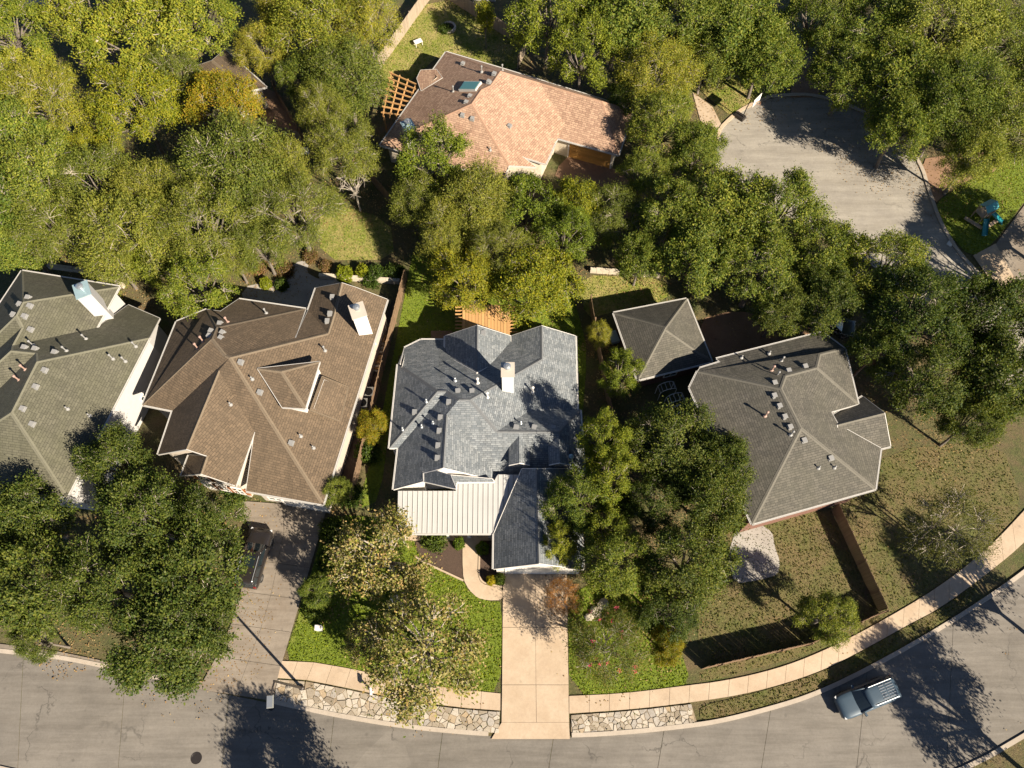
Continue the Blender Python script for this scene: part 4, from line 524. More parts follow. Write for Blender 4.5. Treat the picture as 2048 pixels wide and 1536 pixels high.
def put_vents(ro, key):
    for kind, x, y, z, az, pitch in VENTS.get(key, []):
        mb = MB()
        if kind == 'box':
            mb.box((x, y, z-0.2), (0.3, 0.3, 0.36), az); mb.box((x, y, z+0.162), (0.38, 0.38, 0.045), az); mb.box((x-math.cos(az)*0.05, y-math.sin(az)*0.05, z-0.12), (0.5, 0.46, 0.16), az); mb.build('roof_vent', VENTM if key != 'main' else VENTD, ro)
        elif kind in ('pipe', 'clay', 'stub'):
            k_ = 1.0 if key == 'main' else 0.78; h = {'pipe': 0.85, 'clay': 0.95, 'stub': 0.38}[kind]*k_; r = {'pipe': 0.07, 'clay': 0.08, 'stub': 0.05}[kind]*k_
            mb.lathe([(0.17, -0.1), (0.16, 0.05), (r, 0.14), (r, h), (r*1.7, h), (r*1.7, h+0.12), (r*0.6, h+0.16)], 8, (x, y, z)); mb.build('vent_pipe', {'pipe': WHITE if key == 'main' else VENTM, 'clay': CLAY, 'stub': METAL if key == 'main' else VENTM}[kind], ro)
        elif kind == 'skylight':
            az2 = az; c, s = math.cos(az), math.sin(az); ct, sn = math.cos(pitch), math.sin(pitch)
            M = Matrix.Translation((x, y, z)) @ Matrix.Rotation(az, 4, 'Z') @ Matrix.Rotation(pitch, 4, 'Y')
            def tb(m_, a, b, z0, z1):
                q = [(-a, -b), (a, -b), (a, b), (-a, b)]; B = [M @ Vector((p[0], p[1], z0)) for p in q]; T = [M @ Vector((p[0], p[1], z1)) for p in q]; m_.poly(T)
                for i in range(4): j = (i+1) % 4; m_.poly([B[i], B[j], T[j], T[i]])
            tb(mb, 1.05, 0.62, -0.05, 0.28); so = mb.build('skylight', TRIM, ro); g = MB(); tb(g, 0.95, 0.52, 0.26, 0.31); g.build('pane', TEAL, so)
def chimney(ro, c, w, d, rz, mat, capmat, down=2.5):
    x, y, z, h = c; mb = MB(); mb.box((x, y, z-down), (w, d, down+h), rz); o = mb.build('chimney', mat, ro)
    mb = MB(); mb.box((x, y, z+h+0.002), (w+0.14, d+0.14, 0.09), rz); mb.build('chimney_cap', capmat, o)
    mb = MB(); mb.lathe([(0.2, 0), (0.2, 0.3), (0.3, 0.32), (0.3, 0.4), (0.12, 0.48)], 12, (x-0.05, y+0.12, z+h+0.09)); mb.build('flue', METAL, o); return o
def plane_z(key, fi):
    V, F = ROOF[key]; A = np.array([V[i] for i in F[fi]]); co, *_ = np.linalg.lstsq(np.c_[A[:, :2], np.ones(len(A))], A[:, 2], rcond=None); return lambda x, y: co[0]*x+co[1]*y+co[2]
def centre(key):
    A = np.array(ROOF[key][0]); return (float(A[:, 0].mean()), float(A[:, 1].mean()), 0.0)
class Root:
    """a house: an empty at the base, parts keep world coordinates"""
def house(name, label, key):
    c = centre(key); o = empty(name, c, label, 'house'); return o
def fix_parent(o):
    """parts were written in world coordinates: take the root's place out again"""
    inv = o.matrix_basis.inverted()
    for ch in o.children: ch.matrix_parent_inverse = inv
# the grey house in the middle
hm = house('house', 'slate grey shingled house with white metal porch roof, in the middle', 'main')
roA, shA = roof_part(hm, 'main', SH_MAIN, WHITE, CAPM['main']); walls(hm, shA, WHITE, 0.16, False)
roB, shB = roof_part(hm, 'main_n1', SH_MAIN, WHITE, CAPM['main']); walls(hm, shB, PALE, win=False)
roC, shC = roof_part(hm, 'main_garage', SH_MAIN, WHITE, CAPM['main']); walls(hm, shC, WHITE, 0.2, False)
roof_part(hm, 'main_sg', SH_MAIN, WHITE, None, False); roof_part(hm, 'main_pent', SH_MAIN, WHITE, None, False)
put_vents(roA, 'main'); chimney(roA, CHIMNEY['main'], 0.95, 1.15, 0.0, WHITE, CREAM)
mb = MB(); mb.lathe([(0.22, -0.1), (0.2, 0.2), (0.16, 0.25), (0.26, 0.4), (0.2, 0.6), (0.02, 0.68)], 12, PT['turbine']); mb.build('turbine_vent', BLUEM, roA)
# dormers
S_z = plane_z('main', 5)
for q in ('d1', 'd2'):
    b, f = PT[q+'_b'], PT[q+'_f']; zr = f[2]; ze = zr-0.55; hw = PT['dormer_hw']; x = (b[0]+f[0])/2; y1 = f[1]
    yb = lambda z, xx: next((yy for yy in np.arange(y1, y1+8, 0.05) if S_z(xx, yy) >= z), y1+4)
    mb = MB(); yr = yb(zr, x); ye = yb(ze, x)
    for s in (-1, 1):
        pts = [Vector((x, y1, zr)), Vector((x+s*hw, y1, ze)), Vector((x+s*hw, ye, ze)), Vector((x, yr, zr))]
        if s > 0: pts = pts[::-1]; pts = pts[::-1]
        n = fnormal(pts); pts = pts if n.z > 0 else pts[::-1]; n = fnormal(pts); u = Vector((-n.y, n.x, 0)).normalized(); v = n.cross(u)
        mb.poly(pts, 0, [(p.dot(u), p.dot(v)) for p in pts]); mb.poly([p-Vector((0, 0, 0.08)) for p in pts][::-1], 1)
    do = mb.build('dormer_roof', [SH_MAIN, WHITE], hm)
    w = hw-0.16; yw = y1+0.22; mb = MB(); zb = S_z(x, yw)-0.05
    mb.poly([(x-w, yw, zb), (x+w, yw, zb), (x+w, yw, ze), (x, yw, zr-0.08), (x-w, yw, ze)])
    for s in (-1, 1): mb.poly([(x+s*w, yw, zb), (x+s*w, ye, S_z(x, ye)-0.05), (x+s*w, ye, ze), (x+s*w, yw, ze)])
    mb.build('dormer_wall', WHITE, do)
    fb = MB()
    for s in (-1, 1):
        A, B = Vector((x, y1-0.03, zr+0.02)), Vector((x+s*hw, y1-0.03, ze+0.02)); dn = Vector((0, 0, -0.14)); fb.poly([A, B, B+dn, A+dn]); fb.poly([A, B, B+Vector((0, 0.06, 0)), A+Vector((0, 0.06, 0))])
    fb.build('barge_board', WHITE, do); window(do, x, yw, (0, -1), zb+0.25, 0.8, max(0.45, ze-zb-0.35))
# metal porch roof: one object for each panel
pv = [Vector(p) for p in ROOF['main_porch'][0]]; pf = ROOF['main_porch'][1][0]; pz = plane_z('main_porch', 0); outline = [(pv[i].x, pv[i].y) for i in pf]
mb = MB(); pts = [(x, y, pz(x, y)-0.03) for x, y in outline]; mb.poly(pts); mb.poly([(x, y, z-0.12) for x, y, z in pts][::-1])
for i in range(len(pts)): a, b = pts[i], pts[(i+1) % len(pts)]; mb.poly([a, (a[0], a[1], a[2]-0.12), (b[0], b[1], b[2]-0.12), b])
porch = mb.build('porch_roof', DARKM, hm)  # deck coloured dark so the panel gaps stand in for rib shadows
x = min(p[0] for p in outline); xe = max(p[0] for p in outline); wpan = 0.405
while x < xe-0.05:
    q = clip(clip(outline, (x+0.0, 0), (-1, 0)), (x+wpan-0.036, 0), (1, 0))
    if len(q) >= 3:
        mb = MB(); ar = sum(q[i][0]*q[(i+1) % len(q)][1]-q[(i+1) % len(q)][0]*q[i][1] for i in range(len(q))); q = q if ar > 0 else q[::-1]
        mb.poly([(a, b, pz(a, b)) for a, b in q])
        for i in range(len(q)): a, b = q[i], q[(i+1) % len(q)]; mb.poly([(*a, pz(*a)-0.03), (*b, pz(*b)-0.03), (*b, pz(*b)), (*a, pz(*a))])
        ys = [p[1] for p in q if p[0] < x+0.012]
        if len(ys) > 1:
            y0, y1 = min(ys), max(ys); xa, xb = x+0.0, x+0.045; T = [(xa, y0), (xb, y0), (xb, y1), (xa, y1)]
            mb.poly([(a, b, pz(a, b)+0.055) for a, b in T])
            for i in range(4): a, b = T[i], T[(i+1) % 4]; mb.poly([(*a, pz(*a)), (*b, pz(*b)), (*b, pz(*b)+0.055), (*a, pz(*a)+0.055)])
        mb.build('panel', ROOFW, porch)
    x += wpan
b0, b1 = ROOF['main_porch'][0][7], ROOF['main_porch'][0][6]
mb = MB(); mb.box(((b0[0]+b1[0])/2, b0[1]-0.09, b0[2]-0.13), (b1[0]-b0[0], 0.12, 0.12)); mb.build('gutter', TRIM, porch)
for i in range(5):
    mb = MB(); x = b0[0]+0.4+(b1[0]-b0[0]-0.8)*i/4; mb.box((x, b0[1]+0.35, 0), (0.2, 0.2, 2.45)); mb.box((x, b0[1]+0.35, 0), (0.32, 0.32, 0.25)); mb.build('porch_post', WHITE, hm)
mb = MB(); mb.box(((b0[0]+b1[0])/2, b0[1]+1.7, 0.0), (b1[0]-b0[0]-0.4, 3.4, 0.14)); mb.build('porch_floor', CONC, hm)
def garage_door(root, c, n, w, h, mat, rowsn=4, colsn=4):
    t = (-n[1], n[0]); P = lambda s, d, z: (c[0]+t[0]*s+n[0]*d, c[1]+t[1]*s+n[1]*d, z)
    def bx(mb, s0, s1, z0, z1, d0, d1):
        a = [P(s0, d1, z0), P(s1, d1, z0), P(s1, d1, z1), P(s0, d1, z1)]; b = [P(s0, d0, z0), P(s1, d0, z0), P(s1, d0, z1), P(s0, d0, z1)]; mb.poly(a)
        for i in range(4): j = (i+1) % 4; mb.poly([b[i], b[j], a[j], a[i]])
    mb = MB(); bx(mb, -w/2, w/2, 0.02, h, -0.1, 0.03); o = mb.build('garage_door', mat, root)
    for r in range(rowsn):
        for k in range(colsn): mb = MB(); bx(mb, -w/2+(k+0.06)*w/colsn, -w/2+(k+0.94)*w/colsn, 0.05+(r+0.04)*h/rowsn, 0.05+(r+0.9)*h/rowsn, 0.03, 0.05); mb.build('door_panel', mat, o)
    mb = MB(); bx(mb, -w/2-0.14, -w/2, 0.02, h+0.12, -0.05, 0.07); bx(mb, w/2, w/2+0.14, 0.02, h+0.12, -0.05, 0.07); bx(mb, -w/2, w/2, h+0.002, h+0.14, -0.05, 0.07); mb.build('door_frame', WHITE, o)
gv = ROOF['main_garage'][0]; garage_door(hm, ((gv[1][0]), gv[2][1]+0.18), (0, -1), 4.9, 2.15, WHITE)
fix_parent(hm)
# neighbours
h1 = house('house', 'mossy grey shingled house with white east wall, cut by the left edge', 'left1')
r1, s1 = roof_part(h1, 'left1', SH_L1, TRIM, CAPM['left1']); walls(h1, s1, PALE, 0.4, False); put_vents(r1, 'left1'); chimney(r1, CHIMNEY['left1'], 1.1, 1.35, 0.45, PALE, BLUEM, 4.0)
e0, e1 = ROOF['left1'][0][14], ROOF['left1'][0][17]; dv = Vector((e1[0]-e0[0], e1[1]-e0[1])).normalized(); nn = (-dv.y, dv.x)
window(h1, e0[0]+dv.x*4-nn[0]*0.4, e0[1]+dv.y*4-nn[1]*0.4, nn, 1.0, 0.7, 0.9); fix_parent(h1)
h2 = house('house', 'tan shingled house with many gables and orange shutters, left of the grey house', 'left2')
r2, s2 = roof_part(h2, 'left2', SH_L2, TRIM, CAPM['left2']); walls(h2, s2, CREAM, 0.4, False); put_vents(r2, 'left2'); chimney(r2, CHIMNEY['left2'], 1.15, 1.3, 0.35, WHITE, CREAM)
rd, sd = roof_part(h2, 'left2_dormer', SH_L2, TRIM, CAPM['left2'], False, 'dormer_roof'); walls(h2, sd, WHITE, 0.2, False)
rd, sd = roof_part(h2, 'left2_shed', SH_L2, CAPM['left2'], None, False, 'dormer_roof'); walls(h2, sd, WHITE, 0.2, False)
V2 = ROOF['left2'][0]
def along(A, B, ts, z, inset=0.4, **kw):
    d = Vector((B[0]-A[0], B[1]-A[1])); l = d.length; d /= l; n = (d.y, -d.x)
    for t in ts: window(kw['root'], A[0]+d.x*l*t-n[0]*inset, A[1]+d.y*l*t-n[1]*inset, n, z, kw.get('w', 0.8), kw.get('h', 1.3), kw.get('pane', GLASS), kw.get('shut'))
iname = {n: i for i, n in enumerate(NAMES_L2)}
along(V2[iname['h2']], V2[iname['g4']], (0.3, 0.62), 3.35, 0.4, root=h2, shut=SHUT, w=0.8, h=1.2); along(V2[iname['h2']], V2[iname['g4']], (0.22, 0.5, 0.78), 0.95, 0.4, root=h2, shut=SHUT, w=0.8, h=1.4)
along(V2[iname['s5']], V2[iname['e1']], (0.25,), 0.9, 0.4, root=h2, w=1.2)
garage_door(h2, ((V2[iname['s5']][0]*0.35+V2[iname['e1']][0]*0.65), (V2[iname['s5']][1]*0.35+V2[iname['e1']][1]*0.65)+0.35), (-0.18, -0.98), 3.6, 2.1, WHITE); fix_parent(h2)
h3 = house('house', 'brown grey hip roofed brick house, right of the grey house', 'right')
r3, s3 = roof_part(h3, 'right', SH_R, TRIM, CAPM['right']); walls(h3, s3, BRICKM, 0.4, False); put_vents(r3, 'right'); rw, sw = roof_part(h3, 'right_wing', SH_R, TRIM, CAPM['right']); walls(h3, sw, BRICKM, 0.4, False)
V3 = ROOF['right'][0]; along(V3[1], V3[2], (0.12, 0.24), 2.6, 0.3, root=h3, w=1.6, h=1.9, pane=TEAL); fix_parent(h3)
h4 = house('detached_garage', 'small square hip roofed brick garage beside the white arches', 'garage'); h4['category'] = 'garage'
r4, s4 = roof_part(h4, 'garage', SH_R, TRIM, CAPM['right']); walls(h4, s4, BRICKM, 0.4)
fix_parent(h4)
h5 = house('house', 'terracotta shingled house with golden garage door and skylight, behind the grey house', 'top')
r5, s5 = roof_part(h5, 'top', SH_T, TRIM, CAPM['top']); walls(h5, s5, STONEW, 0.5, False); put_vents(r5, 'top'); chimney(r5, CHIMNEY['top'], 1.0, 1.1, 0.45, WHITE, BLUEM)
rb, sb_ = roof_part(h5, 'top_bay', SH_T, TRIM, CAPM['top'], False); walls(h5, sb_, STONEW, 0.4, False)
V5 = ROOF['top'][0]; iT = {n: i for i, n in enumerate(NAMES_T)}; A, B = V5[iT['M']], V5[iT['se']]; d = Vector((B[0]-A[0], B[1]-A[1])); l = d.length; d /= l; n = (d.y, -d.x)
cpt = (A[0]+d.x*l*0.53-n[0]*0.5, A[1]+d.y*l*0.53-n[1]*0.5); garage_door(h5, cpt, n, l*0.70, 2.25, GDOOR, 6, 1); fix_parent(h5)
h6 = house('house', 'small tan roofed house half hidden by yellow trees, upper left', 'far')
r6, s6 = roof_part(h6, 'far', SH_L2, TRIM, CAPM['left2']); walls(h6, s6, CREAM, 0.4); fix_parent(h6)
# ---------------------------------------------------------------- trees and shrubs
def mesh_quads(name, co, mat):
    n = len(co)//4; me = bpy.data.meshes.new(name); me.vertices.add(len(co)); me.vertices.foreach_set('co', co.astype(np.float32).ravel())
    me.loops.add(n*4); me.loops.foreach_set('vertex_index', np.arange(n*4, dtype=np.int32)); me.polygons.add(n)
    me.polygons.foreach_set('loop_start', np.arange(0, n*4, 4, dtype=np.int32)); me.polygons.foreach_set('loop_total', np.full(n, 4, np.int32))
    me.materials.append(mat); me.update(); me.validate(); return me
def unit(v): return v/np.maximum(1e-6, np.linalg.norm(v, axis=-1, keepdims=True))
def leaves(rng, P, D, per, spread, ln, wd, stretch=1.6, up=0.7):
    """leaf blades round each twig end"""
    keep = rng.uniform(0, 1, len(P)) > 0.1; P = P[keep]; D = D[keep]; cs = rng.uniform(0.72, 1.3, (len(P), 1))
    reps = np.maximum(2, (per*rng.uniform(0.45, 1.5, len(P))).astype(int)); P = np.repeat(P, reps, 0); D = np.repeat(D, reps, 0); cs = np.repeat(cs, reps, 0); n = len(P)
    off = rng.normal(0, 1, (n, 3))*spread; off += D*(np.sum(off*D, 1, keepdims=True))*(stretch-1); p = P+off
    ax = unit(D*0.55+rng.normal(0, 0.6, (n, 3))); nr = unit(np.array([0, 0, up*0.7])+D*0.8+rng.normal(0, 0.42, (n, 3))); sd = unit(np.cross(ax, nr)); 
    l = ln*cs*rng.uniform(0.6, 1.3, (n, 1)); w = wd*cs*rng.uniform(0.6, 1.3, (n, 1)); dr = np.cross(sd, ax)*l*0.12
    return np.stack([p-ax*l*0.5, p-sd*w*0.5+dr, p+ax*l*0.5, p+sd*w*0.5+dr], 1).reshape(-1, 3)
R0, H0 = 4.5, 9.5
def tree_meshes(name, seed, lobes=18, subs=34, per=28, ln=0.2, wd=0.1, spread=0.26, lobe_r=0.36, stems=1, flat=0.36, zc=0.62, bark=BARK, inner=0.6, twig=0.014, bare=False, stretch=1.6):
    rng = np.random.default_rng(seed); ax = np.array([R0, R0, H0*flat]); C = np.array([0, 0, H0*zc]); cen = []; rad = []
    for i in range(lobes):
        z = 1-(i+0.5)/lobes*1.38; a = i*2.39996+rng.uniform(-0.5, 0.5); rr = math.sqrt(max(0, 1-min(1, z*z)))
        d = np.array([rr*math.cos(a), rr*math.sin(a), z]); k = inner*rng.uniform(0.82, 1.22); cen.append(C+d*ax*k); rad.append(R0*lobe_r*rng.uniform(0.7, 1.2))
    cen = np.array(cen); rad = np.array(rad); tb = MB(); rng2 = random.Random(seed)
    base = []
    for s in range(stems):
        a = 2*math.pi*s/stems+0.4; b = Vector((0.25*math.cos(a)*(stems > 1), 0.25*math.sin(a)*(stems > 1), -0.1)); f = Vector((R0*0.16*math.cos(a)*(1 if stems > 1 else 0.3), R0*0.16*math.sin(a)*(1 if stems > 1 else 0.3), H0*0.34))
        r = 0.24 if stems == 1 else 0.09
        tb.tube([b, b.lerp(f, 0.08)+Vector((0, 0, 0.05)), b.lerp(f, 0.5)+Vector((rng2.uniform(-0.12, 0.12), rng2.uniform(-0.12, 0.12), 0)), f], [r*1.45, r*1.08, r*0.9, r*0.78], 8); base.append(f)
    SP = []; SD = []
    for i in range(lobes):
        f = min(base, key=lambda q: (q-Vector(cen[i])).length); c = Vector(cen[i]); m = f.lerp(c, 0.5)+Vector((rng2.uniform(-0.4, 0.4), rng2.uniform(-0.4, 0.4), rng2.uniform(0.0, 0.5)))
        tb.tube([f, f.lerp(m, 0.5)+Vector((0, 0, 0.1)), m, c], [0.13, 0.105, 0.08, 0.04] if stems == 1 else [0.06, 0.05, 0.035, 0.02], 5, cap=False)
        out = unit((cen[i]-C)/ax); d = unit(rng.normal(0, 0.75, (subs, 3))+out*0.75+np.array([0, 0, 0.35])); rr = rad[i]*rng.uniform(0.35, 1.0, (subs, 1))**0.6; p = cen[i]+d*rr*np.array([1, 1, 0.72])
        SP.append(p); SD.append(unit(d*0.8+out*0.5))
        for q in range(0, subs, 2):
            e = Vector(p[q]); mid_ = c.lerp(e, 0.55)+Vector((rng2.uniform(-0.12, 0.12), rng2.uniform(-0.12, 0.12), 0.1)); tb.tube([c, mid_, e+Vector(d[q])*0.15], [twig*2.4, twig*1.6, twig*0.7], 3, 1, cap=False)
    trunk = tb.mesh(name+'_wood', [bark, TWIG]); 
    if bare: return trunk, None
    co = leaves(rng, np.concatenate(SP), np.concatenate(SD), per, spread, ln, wd, stretch); return trunk, mesh_quads(name+'_foliage', co, L['oak'])
PROTO = {
 'dense': [tree_meshes('dense_tree', 11+i, 22, 34, 38, 0.19*(0.82+0.08*i), 0.11*(0.85+0.07*i), 0.17+0.015*i, 0.31+0.015*i) for i in range(6)],
 'fine': [tree_meshes('fine_tree', 31+i, 26, 42, 38, 0.16*(0.85+0.07*i), 0.078*(0.85+0.07*i), 0.16+0.013*i, 0.32+0.012*i, stretch=2.3, twig=0.016, inner=0.64) for i in range(6)],
 'open': [tree_meshes('open_tree', 51+i, 20, 28, 38, 0.2, 0.12, 0.2, 0.30, inner=0.7, twig=0.02) for i in range(4)],
 'sparse': [tree_meshes('sparse_tree', 71+i, 22, 23, 21, 0.23, 0.165, 0.24, 0.33, inner=0.66, twig=0.022, bark=TWIG) for i in range(2)],
 'myrtle': [tree_meshes('myrtle_tree', 91, 24, 36, 36, 0.17, 0.075, 0.26, 0.34, stems=6, flat=0.3, zc=0.68, bark=TWIG, inner=0.68, twig=0.016, stretch=2.0)],
 'thin': [tree_meshes('thin_tree', 95, 20, 32, 22, 0.17, 0.08, 0.24, 0.34, stems=3, inner=0.66, twig=0.02)],
 'bare': [tree_meshes('bare_tree', 97, 14, 20, 0, bare=True, bark=TWIG, twig=0.022)],
 'young': [tree_meshes('young_tree', 99, 14, 16, 20, 0.45, 0.3, 0.45, 0.34, inner=0.6, flat=0.34)],
}
KIND = {'dimoak': ('dense', 'oak with dimmed green leaves'), 'oak': ('dense', 'dark green oak'), 'fine': ('fine', 'dull green fine-leaved oak'), 'bright': ('open', 'bright green oak'), 'lime': ('dense', 'yellow-green leafy tree'), 'gold': ('dense', 'yellow and orange autumn tree'),
        'goldelm': ('fine', 'golden olive elm'), 'elm': ('fine', 'olive elm with pale twigs'), 'olive': ('open', 'olive green tree'), 'sycamore': ('sparse', 'tan and yellow autumn sycamore'), 'myrtle': ('myrtle', 'pink flowering crape myrtle'),
        'goldbare': ('thin', 'nearly bare rusty orange tree'), 'thin': ('thin', 'thin olive tree'), 'bare': ('bare', 'leafless grey tree')}
ZONE = ['in the top left corner', 'in the left grove', 'in the row behind the grey house', 'left of the cul-de-sac top edge', 'in the top right grove', 'below the cul-de-sac', 'between the grey and brown houses',
        'in the right corner yard', 'overhanging the grey garage', 'on the grey house front lawn', 'right of the driveway', 'in the lower left group', 'beside the grey house left wall', 'just outside the frame']
ORD = ['first', 'second', 'third', 'fourth', 'fifth', 'sixth', 'seventh', 'eighth', 'ninth', 'tenth', 'eleventh', 'twelfth', 'thirteenth', 'fourteenth', 'fifteenth', 'sixteenth', 'seventeenth', 'eighteenth', 'nineteenth', 'twentieth', 'twenty-first', 'twenty-second', 'twenty-third', 'twenty-fourth', 'twenty-fifth']
cnt = {}
def place_tree(x, y, h, r, style, leafm, label, group, rz=None, name='tree'):
    i = cnt.get(style, 0); cnt[style] = i+1; tr, cr = PROTO[style][i % len(PROTO[style])]
    o = empty(name, (x, y, 0), label, 'tree', group, random.uniform(0, 6.28) if rz is None else rz); o.scale = (r/R0*random.uniform(0.9, 1.1), r/R0*random.uniform(0.9, 1.1), h/H0*random.uniform(0.94, 1.08))
    link('trunk', tr, o)
    if cr:
        c = link('crown', cr, o); c.material_slots[0].link = 'OBJECT'; c.material_slots[0].material = leafm
    return o
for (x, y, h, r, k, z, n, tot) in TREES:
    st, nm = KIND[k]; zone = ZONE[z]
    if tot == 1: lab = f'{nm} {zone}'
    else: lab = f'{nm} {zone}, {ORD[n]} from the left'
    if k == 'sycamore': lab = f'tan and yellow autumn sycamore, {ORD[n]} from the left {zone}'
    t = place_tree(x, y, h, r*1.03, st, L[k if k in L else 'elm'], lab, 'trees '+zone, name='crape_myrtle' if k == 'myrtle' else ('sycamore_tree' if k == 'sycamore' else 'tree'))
    if k == 'myrtle':
        rng = np.random.default_rng(5); m = 20; a = rng.uniform(0, 6.28, m); q = np.sqrt(rng.uniform(0.1, 1, m)); P = np.c_[np.cos(a)*q*R0*0.95, np.sin(a)*q*R0*0.95, H0*(0.70+0.27*np.sqrt(1-q*q*0.9))]
        fl = mesh_quads('blossom', leaves(rng, P, unit(P-np.array([0, 0, 5.0])), 16, 0.1, 0.14, 0.1), L['pink']); link('blossom', fl, t)
t = place_tree(*PT['young'], 5.6, 1.15, 'young', L['lime'], 'slender yellow young tree standing on the lawn behind the terracotta house', 'young trees', name='young_tree')
# shrubs
def shrub_mesh(name, seed, n, per, ln, wd, spread, shell=0.85):
    rng = np.random.default_rng(seed); d = unit(rng.normal(0, 1, (n, 3))); d[:, 2] = np.abs(d[:, 2])*1.0-0.12; d = unit(d); k = rng.uniform(shell, 1.0, (n, 1))
    lump = 1+0.13*np.sin(d[:, :1]*5+seed)*np.cos(d[:, 1:2]*4); P = d*k*lump*np.array([1, 1, 1.0])*0.95; P[:, 2] = np.maximum(P[:, 2], 0.02)
    return mesh_quads(name, leaves(rng, P, d, per, spread, ln, wd, 1.3, 0.2), L['box'])
SHM = {'ball': [shrub_mesh('clipped_shrub', 3, 420, 9, 0.16, 0.09, 0.05), shrub_mesh('clipped_shrub', 4, 420, 9, 0.16, 0.09, 0.05)], 'loose': [shrub_mesh('loose_shrub', s, 190, 16, 0.22, 0.1, 0.12, 0.5) for s in (5, 6, 7)]}
SW = MB(); 
for i in range(7):
    a = i*0.9; SW.tube([(0, 0, 0), (0.25*math.cos(a), 0.25*math.sin(a), 0.4), (0.55*math.cos(a), 0.55*math.sin(a), 0.75)], [0.04, 0.03, 0.015], 4)
SWM = SW.mesh('shrub_stems', BARK)
SLAB = ['wide dark green shrub at the left corner of the porch', 'round clipped green shrub left of the front walk', 'round clipped shrub in shade right of the front walk', 'golden yellow shrub at the grey garage corner', 'dark green shrub beside the golden one at the garage corner',
 'bright lime round shrub on the low wall behind the tan house', 'second lime round shrub on the low wall behind the tan house', 'dark shrub behind the low wall, right of the lime shrubs', 'dark shrub hanging over the low wall', 'shaded shrub at the right end of the low wall', 'green shrub on the stone patio edge', 'lime shrub left on the stone patio edge',
 'small shrub inside the round stone planter', 'dark shrub below the oaks near the lower right boundary', 'shrub beside the tan house front corner', 'middle shrub along the left driveway edge', 'lowest shrub along the left driveway edge', 'upper shrub along the left driveway edge', 'pale grey flowering shrub left in the bed by the cul-de-sac', 'pale grey flowering shrub right in the bed by the cul-de-sac',
 'shrub in the side yard left of the grey house', 'lime shrub along the right wall of the grey house', 'rusty perennial clump at the right end of the patio bed', 'rusty perennial clump in the middle of the patio bed', 'small rusty perennial clump nearest the back lawn', 'rusty perennial clump left of the patio steps', 'dark shrub between the arches and the grey house', 'dark shrub under oaks right of the grey garage', 'dark shrub right of the grey house east wall', 'dark shrub in front of the tan house entry', 'dark shrub under the oaks beside the brown house']
for i, (x, y, h, r, k) in enumerate(SHRUBS):
    ms = SHM['ball' if k in ('ball', 'ballgold', 'limeball') else 'loose']; o = empty('shrub', (x, y, 0), SLAB[i % len(SLAB)], 'shrub', 'shrubs', random.uniform(0, 6)); o.scale = (r, r, h)
    c = link('foliage', ms[i % len(ms)], o); c.material_slots[0].link = 'OBJECT'; c.material_slots[0].material = L[k if k in L else 'box']; link('stem', SWM, o)
# grass tufts and fallen leaves: uncountable, one object each
def in_poly(pts, x, y):
    ins = np.zeros(len(x), bool); j = len(pts)-1
    for i in range(len(pts)):
        xi, yi = pts[i]; xj, yj = pts[j]
        if yi != yj: ins ^= ((yi > y) != (yj > y)) & (x < (xj-xi)*(y-yi)/(yj-yi)+xi)
        j = i
    return ins
def tufts(key, dens, mat, h, z, label):
    rng = np.random.default_rng(len(key)); p = np.array(G[key]); lo, hi = p.min(0), p.max(0); n = int((hi-lo).prod()*dens); q = rng.uniform(lo, hi, (n, 2)); q = q[in_poly(G[key], q[:, 0], q[:, 1])]; q += rng.normal(0, 0.05, q.shape); n = len(q)
    a = rng.uniform(0, 6.28, n); u = np.c_[np.cos(a), np.sin(a), np.zeros(n)]; t = np.c_[rng.normal(0, 0.5, (n, 2)), np.ones(n)]; hh = h*rng.uniform(0.5, 1.4, (n, 1)); w = rng.uniform(0.03, 0.08, (n, 1)); b = np.c_[q, np.full(n, z)]
    co = np.stack([b-u*w, b+u*w, b+u*w*0.3+t*hh, b-u*w*0.3+t*hh], 1).reshape(-1, 3); o = link('grass', mesh_quads('grass', co, mat)); tag(o, label, 'grass', None, 'stuff')
tufts('lawn_front_l', 90, L['blade'], 0.07, 0.03, 'short green grass of the left front lawn'); tufts('lawn_front_r', 90, L['blade'], 0.07, 0.03, 'short green grass of the right front lawn'); tufts('lawn_back', 45, L['blade'], 0.08, 0.02, 'green grass round the grey house'); tufts('lawn_top', 45, L['patchblade'], 0.08, 0.02, 'patchy grass behind the terracotta house')
tufts('lawn_r_side', 40, L['dryblade'], 0.09, 0.02, 'dry grass inside the corner fence'); tufts('lawn_r_corner', 30, L['dryblade'], 0.09, 0.012, 'dry grass of the corner yard'); tufts('verge_r', 60, L['dryblade'], 0.09, 0.05, 'grass verge between sidewalk and kerb'); tufts('lawn_cul', 50, L['patchblade'], 0.08, 0.06, 'grass patch by the cul-de-sac'); tufts('lawn_r_back', 45, L['patchblade'], 0.08, 0.016, 'grass behind the brick garage'); tufts('lawn_l2_back', 45, L['patchblade'], 0.08, 0.02, 'grass behind the tan house'); tufts('lawn_right_top', 45, L['blade'], 0.08, 0.06, 'green grass beside the play set')
tufts('flag_l', 9, L['dryblade'], 0.09, 0.08, 'weeds between the stones of the left verge'); tufts('flag_r', 9, L['dryblade'], 0.09, 0.08, 'weeds between the stones of the right verge')
rng = np.random.default_rng(77); Q = []
for (x, y, h, r, k, z, n, tot) in TREES:
    m = int(150 if z in (9, 10, 8) else 40 if z in (7, 13) else 240); a = rng.uniform(0, 6.28, m); q = r*1.35*np.sqrt(rng.uniform(0, 1, m)); Q.append(np.c_[x+np.cos(a)*q, y+np.sin(a)*q])
